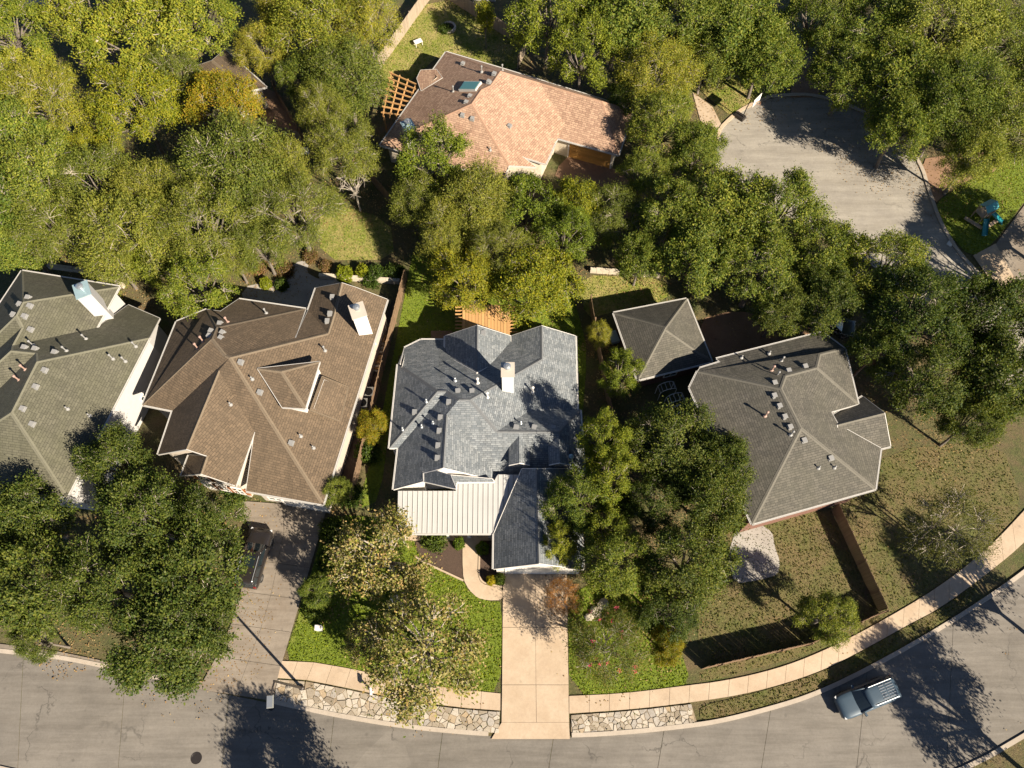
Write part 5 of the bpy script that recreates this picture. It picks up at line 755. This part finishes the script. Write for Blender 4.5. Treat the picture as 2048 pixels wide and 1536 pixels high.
Q = np.concatenate(Q); n = len(Q); P = np.c_[Q, rng.uniform(0.118, 0.135, n)]; a = rng.uniform(0, 6.28, n); u = np.c_[np.cos(a), np.sin(a), rng.normal(0, 0.2, n)]*rng.uniform(0.04, 0.09, (n, 1)); v = np.c_[-np.sin(a), np.cos(a), rng.normal(0, 0.2, n)]*rng.uniform(0.03, 0.06, (n, 1))
tag(link('leaf_litter', mesh_quads('leaf_litter', np.stack([P-u, P-v, P+u, P+v], 1).reshape(-1, 3), L['litter'])), 'fallen brown leaves scattered under the trees', 'leaves', None, 'stuff')
# ---------------------------------------------------------------- fences
def fence(pl, label, mat, h=1.85, group=None, pw=0.145):
    p0 = pl[0]; o = empty('fence', (p0[0], p0[1], 0), label, 'fence', group); pb = MB(); pb.poly([(0, 0, 0), (pw-0.012, 0, 0), (pw-0.012, 0, h-0.05), (pw*0.75, 0, h), (pw*0.25, 0, h), (0, 0, h-0.05)]); pb.poly([(0, 0.022, 0), (0, 0.022, h-0.05), (pw*0.25, 0.022, h), (pw*0.75, 0.022, h), (pw-0.012, 0.022, h-0.05), (pw-0.012, 0.022, 0)])
    q = [(0, h-0.05), (pw*0.25, h), (pw*0.75, h), (pw-0.012, h-0.05)]
    for a, b in zip(q, q[1:]): pb.poly([(a[0], 0, a[1]), (b[0], 0, b[1]), (b[0], 0.022, b[1]), (a[0], 0.022, a[1])])
    for xx in (0, pw-0.012): pb.poly([(xx, 0, 0), (xx, 0, h-0.05), (xx, 0.022, h-0.05), (xx, 0.022, 0)])
    pm = pb.mesh('picket', mat); qb = MB(); qb.box((0, 0, 0), (0.1, 0.1, h+0.05)); qm = qb.mesh('post', mat)
    for i in range(len(pl)-1):
        A, B = Vector(pl[i]), Vector(pl[i+1]); d = B-A; l = d.length; ang = math.atan2(d.y, d.x); d /= l; lx = lambda s, off=0.0: ((A.x-p0[0])+d.x*s-d.y*off, (A.y-p0[1])+d.y*s+d.x*off)
        n = int(l/pw)
        for k in range(n):
            c = link('picket', pm, o); x_, y_ = lx(k*pw); c.location = (x_, y_, random.uniform(0, 0.03)); c.rotation_euler = (random.uniform(-0.012, 0.012), 0, ang)
        for k in range(int(l/2.4)+1): c = link('post', qm, o); x_, y_ = lx(min(l, k*2.4), 0.085); c.location = (x_, y_, 0); c.rotation_euler = (0, 0, ang)
        for z in (0.35, h-0.4):
            rb = MB(); c0 = lx(l/2, 0.05); rb.box((c0[0], c0[1], z), (l, 0.045, 0.09), ang); rb.build('rail', mat, o)
    return o
fence(G['fence_top_left'], 'long pale wooden fence left of the terracotta house back lawn', FENCEW); fence(G['fence_top_back'], 'shaded wooden fence behind the terracotta house back lawn', FENCEW)
fence(G['fence_top_side'], 'short orange lit wooden fence at the terracotta house corner', FENCEW); fence(G['fence_far_side'], 'low brown wooden fence beside the small upper left house', FENCED, 1.5)
fence(G['fence_corner'], 'brown wooden fence round the brown house corner yard', FENCED, 1.85); fence(G['fence_lot_right'], 'wooden fence between grey house side lawn and brick garage', FENCED); fence(G['fence_lot_left'], 'wooden fence between tan house and grey house side lawn', FENCED)
fence(G['fence_far_gate'], 'short fence with gate closing the small upper left yard', FENCEW, 1.6); fence(G['fence_back_mid'], 'short wooden fence under trees behind the grey house', FENCED)
def low_wall(a, b, label, mat=STONEW, h=0.55, w=0.35):
    d = Vector(b)-Vector(a); mb = MB(); n = max(2, int(d.length/0.6)); ang = math.atan2(d.y, d.x); o = empty('low_wall', (a[0], a[1], 0), label, 'wall')
    for i in range(n): mb = MB(); s = (i+0.5)/n; mb.box((d.x*s, d.y*s, 0), (d.length/n-0.02, w+random.uniform(-0.03, 0.03), h+random.uniform(-0.03, 0.03)), ang); mb.build('stone_block', mat, o)
low_wall(PT['lowwall_a'], PT['lowwall_b'], 'low pale stone wall behind the tan house lime shrubs'); low_wall(PT['lowwall_c'], PT['lowwall_d'], 'low pale stone wall at the back of the brick garage lawn')
low_wall(PT['wall1_a'], PT['wall1_b'], 'low pale wall behind the mossy roofed house, left length'); low_wall(PT['wall1_b'], PT['wall1_c'], 'low pale wall behind the mossy roofed house, right length')
# ---------------------------------------------------------------- pergolas
def beam(mb, a, b, w, h):
    a, b = Vector(a), Vector(b); d = b-a; mb.box(((a.x+b.x)/2, (a.y+b.y)/2, a.z), (math.hypot(d.x, d.y), w, h), math.atan2(d.y, d.x))
def pergola(cs, z, label, nr, nb, over, slats=0):
    A, B, C, D = [Vector((*c, 0)) for c in cs]; o = empty('pergola', (A.x, A.y, 0), label, 'pergola'); S = lambda p: p-A
    for p in (A, B, C, D): mb = MB(); q = S(p.lerp((A+B+C+D)/4, 0.06)); mb.box((q.x, q.y, 0), (0.16, 0.16, z)); mb.build('post', CEDAR, o)
    for i in range(nb):
        t = i/(nb-1); mb = MB(); p, q = S(A.lerp(B, t)), S(D.lerp(C, t)); p.z = q.z = z; beam(mb, p, q, 0.09, 0.2); mb.build('beam', CEDAR, o)
    for i in range(nr):
        t = (i+0.5)/nr; mb = MB(); p, q = S(A.lerp(D, t)), S(B.lerp(C, t)); e = (q-p).normalized()*over; p = p-e; q = q+e; p.z = q.z = z+0.203; beam(mb, p, q, 0.06, 0.18); mb.build('rafter', CEDAR, o)
    for i in range(slats):
        t = (i+0.5)/slats; mb = MB(); p, q = S(A.lerp(B, t)), S(D.lerp(C, t)); p.z = q.z = z+0.39; beam(mb, p, q, 0.9*(B-A).length/slats, 0.03); mb.build('slat', CEDAR, o)
    return o
pergola([PT['pergola_a'], PT['pergola_b'], PT['pergola_c'], PT['pergola_d']], 2.4, 'orange cedar pergola with boarded top behind the grey house', 11, 3, 0.65, 15)
pergola([PT['perg2_0'], PT['perg2_1'], PT['perg2_2'], PT['perg2_3']], 2.4, 'open cedar grid pergola beside the terracotta house', 8, 4, 0.2)
# ---------------------------------------------------------------- street furniture
lx, ly = PT['lamp']; o = empty('street_lamp', (lx, ly, 0), 'dark bronze street lamp with flat head beside the left driveway mouth', 'lamp')
mb = MB(); mb.lathe([(0.2, 0), (0.2, 0.25), (0.11, 0.3), (0.075, 8.0)], 8); mb.build('pole', DARKM, o); mb = MB(); mb.tube([(0, 0, 7.85), (-0.04, -0.35, 7.95), (-0.1, -0.9, 7.95)], 0.06, 6); mb.build('arm', DARKM, o)
mb = MB(); mb.box((-0.13, -1.3, 7.86), (0.48, 0.85, 0.16), 0.1, top=(0.8, 0.85)); mb.build('lamp_head', METAL, o)
def disc(name, loc, r, label, cat, mat, z=0.03, ring=None):
    mb = MB(); mb.lathe([(r, 0), (r, 0.012), (r*0.86, 0.012), (r*0.84, 0.006), (r*0.4, 0.008)], 20, (0, 0, 0)); o = mb.build(name, mat); o.location = (loc[0], loc[1], z); return tag(o, label, cat)
disc('manhole_cover', PT['manhole'], 0.42, 'round dark manhole cover in the street, lower left', 'manhole', DARKM, 0.03)
disc('drain_cover', PT['utility_lid'], 0.22, 'small dark round lid at the kerb below the street lamp', 'lid', DARKM, 0.03)
mb = MB(); mb.box((0, 0, 0), (0.75, 0.5, 0.07), 0.9); o = mb.build('meter_cover', plain('lid_concrete', (0.6, 0.58, 0.54), 0.8)); o.location = (*PT['lid2'], 0.06); tag(o, 'pale concrete utility lid on the grass right of the cul-de-sac', 'lid')
# mailbox
x, y = PT['mailbox']; o = empty('mailbox', (x, y, 0), 'mailbox on a post in the flagstone verge below the sycamore', 'mailbox', rz=0.15)
mb = MB(); mb.box((0, 0, 0), (0.1, 0.1, 1.05)); mb.build('post', WHITE, o); mb = MB(); b = [(0.1*math.cos(a), 0.1*math.sin(a)+1.2) for a in np.linspace(0, math.pi, 7)]; pr = [(-0.1, 1.05), (0.1, 1.05)]+b
mb.poly([(p[0], -0.28, p[1]) for p in pr]); mb.poly([(p[0], 0.24, p[1]) for p in pr][::-1])
for i in range(len(pr)): a, c = pr[i], pr[(i+1) % len(pr)]; mb.poly([(a[0], -0.28, a[1]), (a[0], 0.24, a[1]), (c[0], 0.24, c[1]), (c[0], -0.28, c[1])])
mb.build('box', WHITE, o); mb = MB(); mb.box((0.115, 0.05, 1.18), (0.015, 0.16, 0.05)); mb.build('flag', SHUT, o)
# basketball hoop
x, y = PT['hoop']; o = empty('basketball_hoop', (x, y, 0.04), 'portable basketball hoop at the kerb of the cul-de-sac', 'basketball hoop', rz=R(-42))
mb = MB(); mb.box((-0.35, 0, 0), (1.25, 0.8, 0.3), 0, top=(0.85, 0.8)); mb.build('base', DARKM, o); mb = MB(); mb.tube([(0, 0, 0.2), (0.05, 0, 1.5), (0.2, 0, 2.9)], 0.055, 6); mb.build('pole', BLACKM, o)
mb = MB(); mb.tube([(0.2, 0, 2.85), (0.75, 0, 3.2)], 0.04, 5); mb.tube([(0.15, 0, 2.5), (0.75, 0, 2.95)], 0.03, 5); mb.build('bracket', BLACKM, o)
mb = MB(); mb.box((0.8, 0, 2.75), (0.06, 1.35, 0.95)); bb = mb.build('backboard', WHITE, o)
mb = MB()
for yy, w, z, h in ((-0.28, 0.05, 2.98, 0.45), (0.28, 0.05, 2.98, 0.45), (0, 0.51, 3.38, 0.05), (0, 0.51, 2.98, 0.05)): mb.box((0.835, yy, z), (0.012, w, h))
mb.build('target_square', BLACKM, bb); mb = MB(); mb.tube([(1.06+0.23*math.cos(a), 0.23*math.sin(a), 3.03) for a in np.linspace(0, 6.28, 15)], 0.015, 5); mb.box((0.84, 0, 2.99), (0.1, 0.16, 0.06)); mb.build('rim', SHUT, o)
mb = MB()
for i in range(10): a = i*0.628; mb.tube([(1.06+0.22*math.cos(a), 0.22*math.sin(a), 3.02), (1.06+0.13*math.cos(a+0.3), 0.13*math.sin(a+0.3), 2.62)], 0.006, 3)
mb.build('net', WHITE, o)
# hydrant
x, y = PT['hydrant']; o = empty('fire_hydrant', (x, y, 0), 'pale blue fire hydrant in shade at the cul-de-sac', 'hydrant'); mb = MB(); mb.lathe([(0.17, 0), (0.17, 0.06), (0.11, 0.08), (0.11, 0.5), (0.15, 0.52), (0.13, 0.62), (0.05, 0.72), (0.04, 0.78)], 10); mb.build('barrel', BLUEM, o)
mb = MB(); mb.tube([(-0.2, 0, 0.4), (0.2, 0, 0.4)], 0.055, 8); mb.tube([(0, -0.19, 0.36), (0, 0, 0.36)], 0.07, 8); mb.build('outlet', BLUEM, o)
# play set
TEALP = plain('teal_plastic', (0.02, 0.22, 0.25), 0.4, var=0.15); TANP = plain('tan_plastic', (0.36, 0.27, 0.19), 0.6)
x, y = PT['playset']; o = empty('play_set', (x, y, 0), 'teal and tan garden play set on the shaded lawn, far right', 'play set', rz=R(28))
mb = MB(); mb.poly([(-0.75, -0.6, 1.9), (0.75, -0.6, 1.9), (0.75, 0, 2.3), (-0.75, 0, 2.3)]); mb.poly([(-0.75, 0, 2.3), (0.75, 0, 2.3), (0.75, 0.6, 1.9), (-0.75, 0.6, 1.9)]); mb.poly([(-0.75, -0.6, 1.88), (-0.75, 0, 2.28), (0.75, 0, 2.28), (0.75, -0.6, 1.88)]); mb.poly([(-0.75, 0.6, 1.88), (0.75, 0.6, 1.88), (0.75, 0, 2.28), (-0.75, 0, 2.28)]); mb.build('canopy', TEALP, o)
for sx in (-0.65, 0.65):
    for sy in (-0.5, 0.5): mb = MB(); mb.box((sx, sy, 0), (0.1, 0.1, 1.95)); mb.build('post', TANP, o)
mb = MB(); mb.box((0, 0, 0.95), (1.4, 1.1, 0.08)); mb.build('deck', TANP, o)
mb = MB(); mb.box((-1.25, -0.3, 0.35), (0.4, 1.9, 0.07), 0.35); mb.build('bench', TANP, o); mb = MB(); mb.box((0.2, -1.25, 0.35), (1.7, 0.35, 0.07), 0.1); mb.build('bench', TANP, o)
for a0, a1 in (((0.6, -0.4, 1.0), (1.5, -1.6, 0.12)), ((-0.4, -0.7, 1.0), (-1.1, -1.9, 0.12))):
    a, b = Vector(a0), Vector(a1); s = (b-a).cross(Vector((0, 0, 1))).normalized()*0.26; mb = MB(); u = Vector((0, 0, 0.18))
    mb.poly([a-s, b-s, b+s, a+s]); mb.poly([a-s, a-s+u, b-s+u, b-s]); mb.poly([a+s, b+s, b+s+u, a+s+u]); mb.build('slide', TEALP, o)
# arches
for q, lab in (('arch1', 'white metal garden arch nearest the brick garage'), ('arch2', 'white metal garden arch in the middle of three'), ('arch3', 'white metal garden arch nearest the grey house trees')):
    x, y = PT[q]; o = empty('garden_arch', (x, y, 0), lab, 'arch', 'white garden arches', R(15))
    for s in (-0.35, 0.35):
        mb = MB(); mb.tube([(-0.75, s, 0), (-0.75, s, 1.5)]+[(-0.75*math.cos(a), s, 1.5+0.6*math.sin(a)) for a in np.linspace(0, math.pi, 9)]+[(0.75, s, 1.5), (0.75, s, 0)], 0.028, 5); mb.build('hoop', WHITE, o)
    for a in np.linspace(0.2, math.pi-0.2, 6): mb = MB(); mb.tube([(-0.75*math.cos(a), -0.35, 1.5+0.6*math.sin(a)), (-0.75*math.cos(a), 0.35, 1.5+0.6*math.sin(a))], 0.02, 4); mb.build('rung', WHITE, o)
# yard things
def ac(loc, label):
    o = empty('air_conditioner', (loc[0], loc[1], 0), label, 'air conditioner'); mb = MB(); mb.box((0, 0, 0), (0.85, 0.85, 0.8)); mb.build('casing', METAL, o); mb = MB(); mb.lathe([(0.36, 0.803), (0.36, 0.83), (0.3, 0.83), (0.28, 0.805)], 14); mb.build('fan_grille', BLACKM, o); mb = MB(); mb.box((0, 0, -0.02), (1.1, 1.1, 0.08)); mb.build('pad', CONC2, o)
ac(PT['ac'], 'upper air conditioner beside the tan house east wall'); ac(PT['ac2'], 'lower air conditioner beside the tan house east wall')
x, y = PT['planter']; o = empty('stone_planter', (x, y, 0), 'round stone ring planter on the lawn behind the terracotta house', 'planter')
for i in range(14): a = i*2*math.pi/14; mb = MB(); mb.box((0.75*math.cos(a), 0.75*math.sin(a), 0), (0.22, 0.3, 0.28+random.uniform(-0.03, 0.03)), a); mb.build('stone', STONEW, o)
mb = MB(); mb.lathe([(0.66, 0.02), (0.66, 0.18), (0.3, 0.22)], 14); mb.build('soil', MULCH, o)
x, y = PT['whitetoy']; o = empty('garden_table', (x, y, 0), 'small white plastic table on the terracotta house back lawn', 'table', rz=0.5); mb = MB(); mb.box((0, 0, 0.5), (0.9, 0.6, 0.05)); mb.build('top', WHITE, o)
for sx in (-0.38, 0.38):
    for sy in (-0.24, 0.24): mb = MB(); mb.box((sx, sy, 0), (0.05, 0.05, 0.5)); mb.build('leg', WHITE, o)
x, y = PT['bench']; o = empty('garden_bench', (x, y, 0), 'white garden bench under trees near the upper left fence', 'bench', rz=0.1)
mb = MB(); mb.box((0, 0, 0.42), (1.5, 0.45, 0.05)); mb.build('seat', WHITE, o); mb = MB(); mb.box((0, 0.22, 0.5), (1.5, 0.05, 0.4)); mb.build('backrest', WHITE, o)
for sx in (-0.65, 0.65): mb = MB(); mb.box((sx, 0, 0), (0.06, 0.42, 0.42)); mb.build('leg', WHITE, o)
x, y = PT['firepit']; o = empty('fountain_bowl', (x, y, 0), 'grey round bowl on a pedestal between the two sycamores', 'bowl'); mb = MB(); mb.lathe([(0.3, 0), (0.28, 0.1), (0.14, 0.2), (0.14, 0.55), (0.45, 0.7), (0.72, 0.85), (0.68, 0.86), (0.4, 0.74), (0.02, 0.7)], 18); mb.build('bowl', METAL, o, True)
x, y = PT['mailpost']; o = empty('utility_cabinet', (x, y, 0), 'small white utility cabinet on the lawn at the left lot line', 'cabinet'); mb = MB(); mb.box((0, 0, 0), (0.45, 0.35, 0.7)); mb.build('casing', WHITE, o); mb = MB(); mb.box((0, 0, 0.703), (0.52, 0.42, 0.06)); mb.build('lid', WHITE, o)
x, y = PT['pool']; o = empty('patio_cart', (x, y, 0), 'pale blue green plastic cart beside the brick garage', 'cart', rz=0.3); mb = MB(); mb.box((0, 0, 0.25), (0.7, 1.1, 0.5), 0, top=(1.1, 1.05)); mb.build('tub', BLUEM, o)
for s in (-0.32, 0.32): mb = MB(); mb.tube([(s-0.04, -0.3, 0.2), (s+0.04, -0.3, 0.2)], 0.2, 10); mb.build('wheel', BLACKM, o)
def rock(loc, r, seed, label):
    rng = np.random.default_rng(seed); bm = bmesh.new(); bmesh.ops.create_icosphere(bm, subdivisions=2, radius=1)
    for v in bm.verts: v.co *= 1+rng.uniform(-0.16, 0.16); v.co.z *= 0.6
    me = bpy.data.meshes.new('boulder'); bm.to_mesh(me); bm.free(); me.materials.append(STONEW); o = bpy.data.objects.new('boulder', me); COL.objects.link(o); o.location = (loc[0], loc[1], r*0.3); o.scale = (r, r*0.8, r); o.rotation_euler = (0, 0, seed); tag(o, label, 'boulder', 'boulders right of the driveway')
rock(PT['boulder1'], 0.55, 1, 'upper pale boulder in the bed right of the driveway'); rock(PT['boulder2'], 0.48, 2, 'middle pale boulder in the bed right of the driveway'); rock(PT['boulder3'], 0.4, 3, 'lowest pale boulder in the bed right of the driveway')
x, y = PT['potw']; o = empty('flower_pot', (x, y, 0), 'white round pot at the brown house patio corner', 'pot'); mb = MB(); mb.lathe([(0.2, 0), (0.3, 0.4), (0.34, 0.45), (0.3, 0.46), (0.28, 0.38)], 14); mb.build('pot', WHITE, o, True)
mb = MB(); mb.lathe([(0.27, 0.37), (0.1, 0.4)], 14); mb.build('soil', MULCH, o)
A, B = Vector(PT['logs_a']), Vector(PT['logs_b']); o = empty('log_pile', (A.x, A.y, 0), 'row of reddish split logs beside the tan house east wall', 'logs'); d = B-A
for i in range(22):
    t = (i+0.5)/22; mb = MB(); q = d*t; a = math.atan2(d.y, d.x)+math.pi/2+random.uniform(-0.25, 0.25); u = Vector((math.cos(a), math.sin(a)))*random.uniform(0.28, 0.4); z = random.uniform(0.1, 0.28)
    mb.tube([(q.x-u.x, q.y-u.y, z), (q.x+u.x, q.y+u.y, z+random.uniform(-0.05, 0.05))], random.uniform(0.08, 0.13), 7); mb.build('log', random.choice([CEDAR, FENCED, STONEW]), o)
x, y = PT['gshed']; o = empty('garden_shed', (x, y, 0), 'blue grey roofed shed behind the top fence', 'shed', rz=-0.1)
mb = MB(); mb.box((0, 0, 0), (4.4, 2.4, 2.0)); mb.build('wall', PALE, o); mb = MB(); mb.poly([(-2.4, -1.4, 2.02), (2.4, -1.4, 2.02), (2.4, 1.4, 2.5), (-2.4, 1.4, 2.5)]); mb.poly([(-2.4, 1.4, 2.44), (2.4, 1.4, 2.44), (2.4, -1.4, 1.96), (-2.4, -1.4, 1.96)]); mb.poly([(-2.4, -1.4, 1.96), (2.4, -1.4, 1.96), (2.4, -1.4, 2.02), (-2.4, -1.4, 2.02)]); mb.build('roof', BLUEM, o)
# ---------------------------------------------------------------- cars
CARGLASS = glass('car_glass', (0.012, 0.018, 0.022), 0.06); HEADL = glass('headlight_lens', (0.55, 0.56, 0.58), 0.12); TAILL = glass('tail_light_lens', (0.25, 0.01, 0.01), 0.15); RIM = plain('alloy_rim', (0.45, 0.45, 0.46), 0.3, 0.8)
def car(label, a, b, Lc, Wc, Hc, pm, ribs=True, sunroof=False):
    A, B = Vector(a), Vector(b); c = (A+B)/2; d = A-B; o = empty('parked_car', (c.x, c.y, 0.03), label, 'car', None, math.atan2(d.y, d.x))
    xs = [-.5, -.492, -.465, -.40, -.25, -.05, .12, .21, .30, .39, .45, .485, .5]; hw = [.38, .435, .475, .495, .5, .5, .5, .5, .498, .49, .465, .42, .34]; zt = [.78, .95, 1.05, 1.09, 1.10, 1.09, 1.08, 1.07, 1.05, 1.01, .95, .85, .72]; zb = [.5, .42, .36, .3, .28, .28, .28, .28, .28, .3, .34, .4, .46]
    mb = MB(); rings = []
    for x, w, t, z0 in zip(xs, hw, zt, zb):
        w *= Wc; t *= Hc/1.75; h = t-z0; r = [(0, z0), (w*.86, z0), (w*.97, z0+h*.2), (w, z0+h*.5), (w*.985, z0+h*.72), (w*.93, z0+h*.92), (w*.80, t), (w*.5, t+.025), (0, t+.035)]
        r = r+[(-p, q) for p, q in r[-2:0:-1]]; rings.append(len(mb.v)); mb.v += [(x*Lc, p, q) for p, q in r]; nR = len(r)
    for i in range(len(xs)-1):
        for k in range(nR): q = (k+1) % nR; mb.f.append([rings[i]+k, rings[i]+q, rings[i+1]+q, rings[i+1]+k]); mb.m.append(0)
    mb.f.append([rings[0]+k for k in range(nR)][::-1]); mb.m.append(0); mb.f.append([rings[-1]+k for k in range(nR)]); mb.m.append(0)
    bm = bmesh.new(); me = mb.mesh('body', pm, True); bm.from_mesh(me); bmesh.ops.recalc_face_normals(bm, faces=bm.faces); bm.to_mesh(me); bm.free(); body = link('body', me, o)
    zb_, zt_ = 1.07*Hc/1.75, Hc-0.06; bx = (-.475*Lc, .215*Lc); tx = (-.43*Lc, .05*Lc); wb, wt = .455*Wc, .385*Wc
    Bq = [(bx[1], -wb*.93, zb_), (bx[1], wb*.93, zb_), (bx[0], wb*.95, zb_), (bx[0], -wb*.95, zb_)]; Tq = [(tx[1], -wt*.95, zt_), (tx[1], wt*.95, zt_), (tx[0], wt*.95, zt_), (tx[0], -wt*.95, zt_)]
    # glass: windscreen, rear, sides
    for nm, i, j in (('windscreen', 0, 1), ('side_window', 1, 2), ('rear_window', 2, 3), ('side_window', 3, 0)):
        g = MB(); P0, P1, Q1, Q0 = Vector(Bq[i]), Vector(Bq[j]), Vector(Tq[j]), Vector(Tq[i]); mid_ = (P1-P0)
        rows_ = []
        for t in np.linspace(0, 1, 6):
            bul = math.sin(t*math.pi)*(0.10 if 'side' not in nm else 0.02); ox = (1 if nm == 'windscreen' else -1 if nm == 'rear_window' else 0)*bul; oy = (0 if 'side' not in nm else (1 if i == 1 else -1))*bul; rows_.append((P0.lerp(P1, t)+Vector((ox, oy, 0)), Q0.lerp(Q1, t)+Vector((ox*.8, oy, 0))))
        for (p, q), (r_, s) in zip(rows_, rows_[1:]): g.poly([p, r_, s, q])
        g.build(nm, CARGLASS, o, True)
    pl = MB()
    for p, q in zip(Bq, Tq): pl.tube([p, q], 0.055, 6)
    for s in (-1, 1):
        for f, g_ in ((.52, .5), (.22, .2)):
            pl.tube([(bx[0]+(bx[1]-bx[0])*f, s*wb*.955, zb_-.03), (tx[0]+(tx[1]-tx[0])*g_, s*wt*.965, zt_)], 0.045, 5)
    pl.build('pillar', pm, o, True)
    rf = MB(); nx, ny = 9, 7; xr0, xr1 = tx[0]-.08, tx[1]+.04
    gx = [[(xr0+(xr1-xr0)*i/(nx-1)-(0.06*(1-(2*j/(ny-1)-1)**2) if i == 0 else 0)+(0.1*(1-(2*j/(ny-1)-1)**2) if i == nx-1 else 0), wt*1.02*(2*j/(ny-1)-1), zt_+.02+.055*(1-(2*j/(ny-1)-1)**4)*(1-(2*i/(nx-1)-1)**6)) for j in range(ny)] for i in range(nx)]
    for i in range(nx-1):
        for j in range(ny-1): rf.poly([gx[i][j], gx[i+1][j], gx[i+1][j+1], gx[i][j+1]])
    for i in range(nx-1):
        for j in (0, ny-1): p, q = gx[i][j], gx[i+1][j]; rf.poly([p, q, (q[0], q[1], q[2]-.06), (p[0], p[1], p[2]-.06)])
    for j in range(ny-1):
        for i in (0, nx-1): p, q = gx[i][j], gx[i][j+1]; rf.poly([p, q, (q[0], q[1], q[2]-.06), (p[0], p[1], p[2]-.06)])
    me = rf.mesh('roof', pm); bm = bmesh.new(); bm.from_mesh(me); bmesh.ops.remove_doubles(bm, verts=bm.verts, dist=0.001); bmesh.ops.recalc_face_normals(bm, faces=bm.faces); bm.to_mesh(me); bm.free(); me.polygons.foreach_set('use_smooth', [True]*len(me.polygons)); ro = link('roof', me, o)
    for s in (-1, 1): mb = MB(); mb.tube([(tx[0]+.1, s*wt*.9, zt_+.1), (tx[1]-.25, s*wt*.9, zt_+.1)], 0.028, 6); mb.build('roof_rail', METAL, ro)
    if ribs:
        for k, yy in enumerate(np.linspace(-.62, .62, 6)):
            for x0, x1 in ((tx[0]+.15, tx[0]+.75), (tx[0]+.85, tx[0]+1.3)): mb = MB(); mb.box(((x0+x1)/2, yy*wt, zt_+.066), (x1-x0, .05, .03)); mb.build('roof_rib', METAL, ro)
    if sunroof: mb = MB(); mb.box((tx[1]-.75, 0, zt_+.07), (.95, wt*1.25, .02)); mb.build('sunroof', CARGLASS, ro)
    for sx in (-.305, .305):
        for s in (-1, 1):
            w = MB(); y0 = s*(Wc*.5-.21); y1 = s*(Wc*.5+.012); n = 18; pr = [(.2, y0), (.34, y0), (.365, y0+(y1-y0)*.15), (.365, y0+(y1-y0)*.85), (.335, y1), (.23, y1), (.215, y1-(y1-y0)*.12)]; b0 = len(w.v)
            for r_, y_ in pr: w.v += [(sx*Lc+r_*math.cos(2*math.pi*k/n), y_, .365+r_*math.sin(2*math.pi*k/n)) for k in range(n)]
            for i in range(len(pr)-1):
                for k in range(n): q = (k+1) % n; w.f.append([i*n+k, i*n+q, (i+1)*n+q, (i+1)*n+k]); w.m.append(0)
            wo = w.build('wheel', BLACKM, o, True); rm = MB(); yy = y1-s*.025
            rm.poly([(sx*Lc+.22*math.cos(2*math.pi*k/n), yy-s*.03, .365+.22*math.sin(2*math.pi*k/n)) for k in range(n)])
            for k in range(6):
                a_ = k*math.pi/3; u = Vector((math.cos(a_), 0, math.sin(a_))); v = Vector((-u.z, 0, u.x))*.03; c0 = Vector((sx*Lc, yy, .365)); rm.poly([c0-v, c0+v, c0+v+u*.21, c0-v+u*.21])
            rm.build('rim', RIM, wo)
    for s in (-1, 1):
        mb = MB(); mb.box((.463*Lc, s*Wc*.36, .72*Hc/1.75), (.16, .36, .14), s*-.35); mb.build('headlight', HEADL, o); mb = MB(); mb.box((-.482*Lc, s*Wc*.40, .8*Hc/1.75), (.1, .16, .28)); mb.build('tail_light', TAILL, o)
        mb = MB(); mb.box((.165*Lc, s*(Wc*.5+.09), 1.02*Hc/1.75), (.16, .24, .15), s*.15); mb.build('mirror', pm, o)
    mb = MB(); mb.box((.487*Lc, 0, .5), (.09, Wc*.5, .22)); mb.build('grille', BLACKM, o); mb = MB(); mb.box((.47*Lc, 0, .34), (.2, Wc*.74, .14)); mb.build('front_bumper', BLACKM, o); mb = MB(); mb.box((-.475*Lc, 0, .36), (.18, Wc*.8, .2)); mb.build('rear_bumper', BLACKM, o)
    return o
car('steel blue off-road car with ribbed roof parked at the street kerb', PT['suv_blue_a'], PT['suv_blue_b'], 4.75, 1.9, 1.8, paint('blue_grey_paint', (0.04, 0.068, 0.098), 0.5), True)
car('dark brown black family car parked on the left driveway under the oaks', PT['suv_dark_a'], PT['suv_dark_b'], 4.9, 1.95, 1.72, paint('black_brown_paint', (0.022, 0.019, 0.018), 0.18), False, True)
x, y = PT['car_hidden']; car('dark car half hidden by oaks behind the brown house', (x+2.3, y-0.6), (x-2.3, y+0.6), 4.6, 1.85, 1.6, paint('dark_green_paint', (0.03, 0.045, 0.045)), False, False)
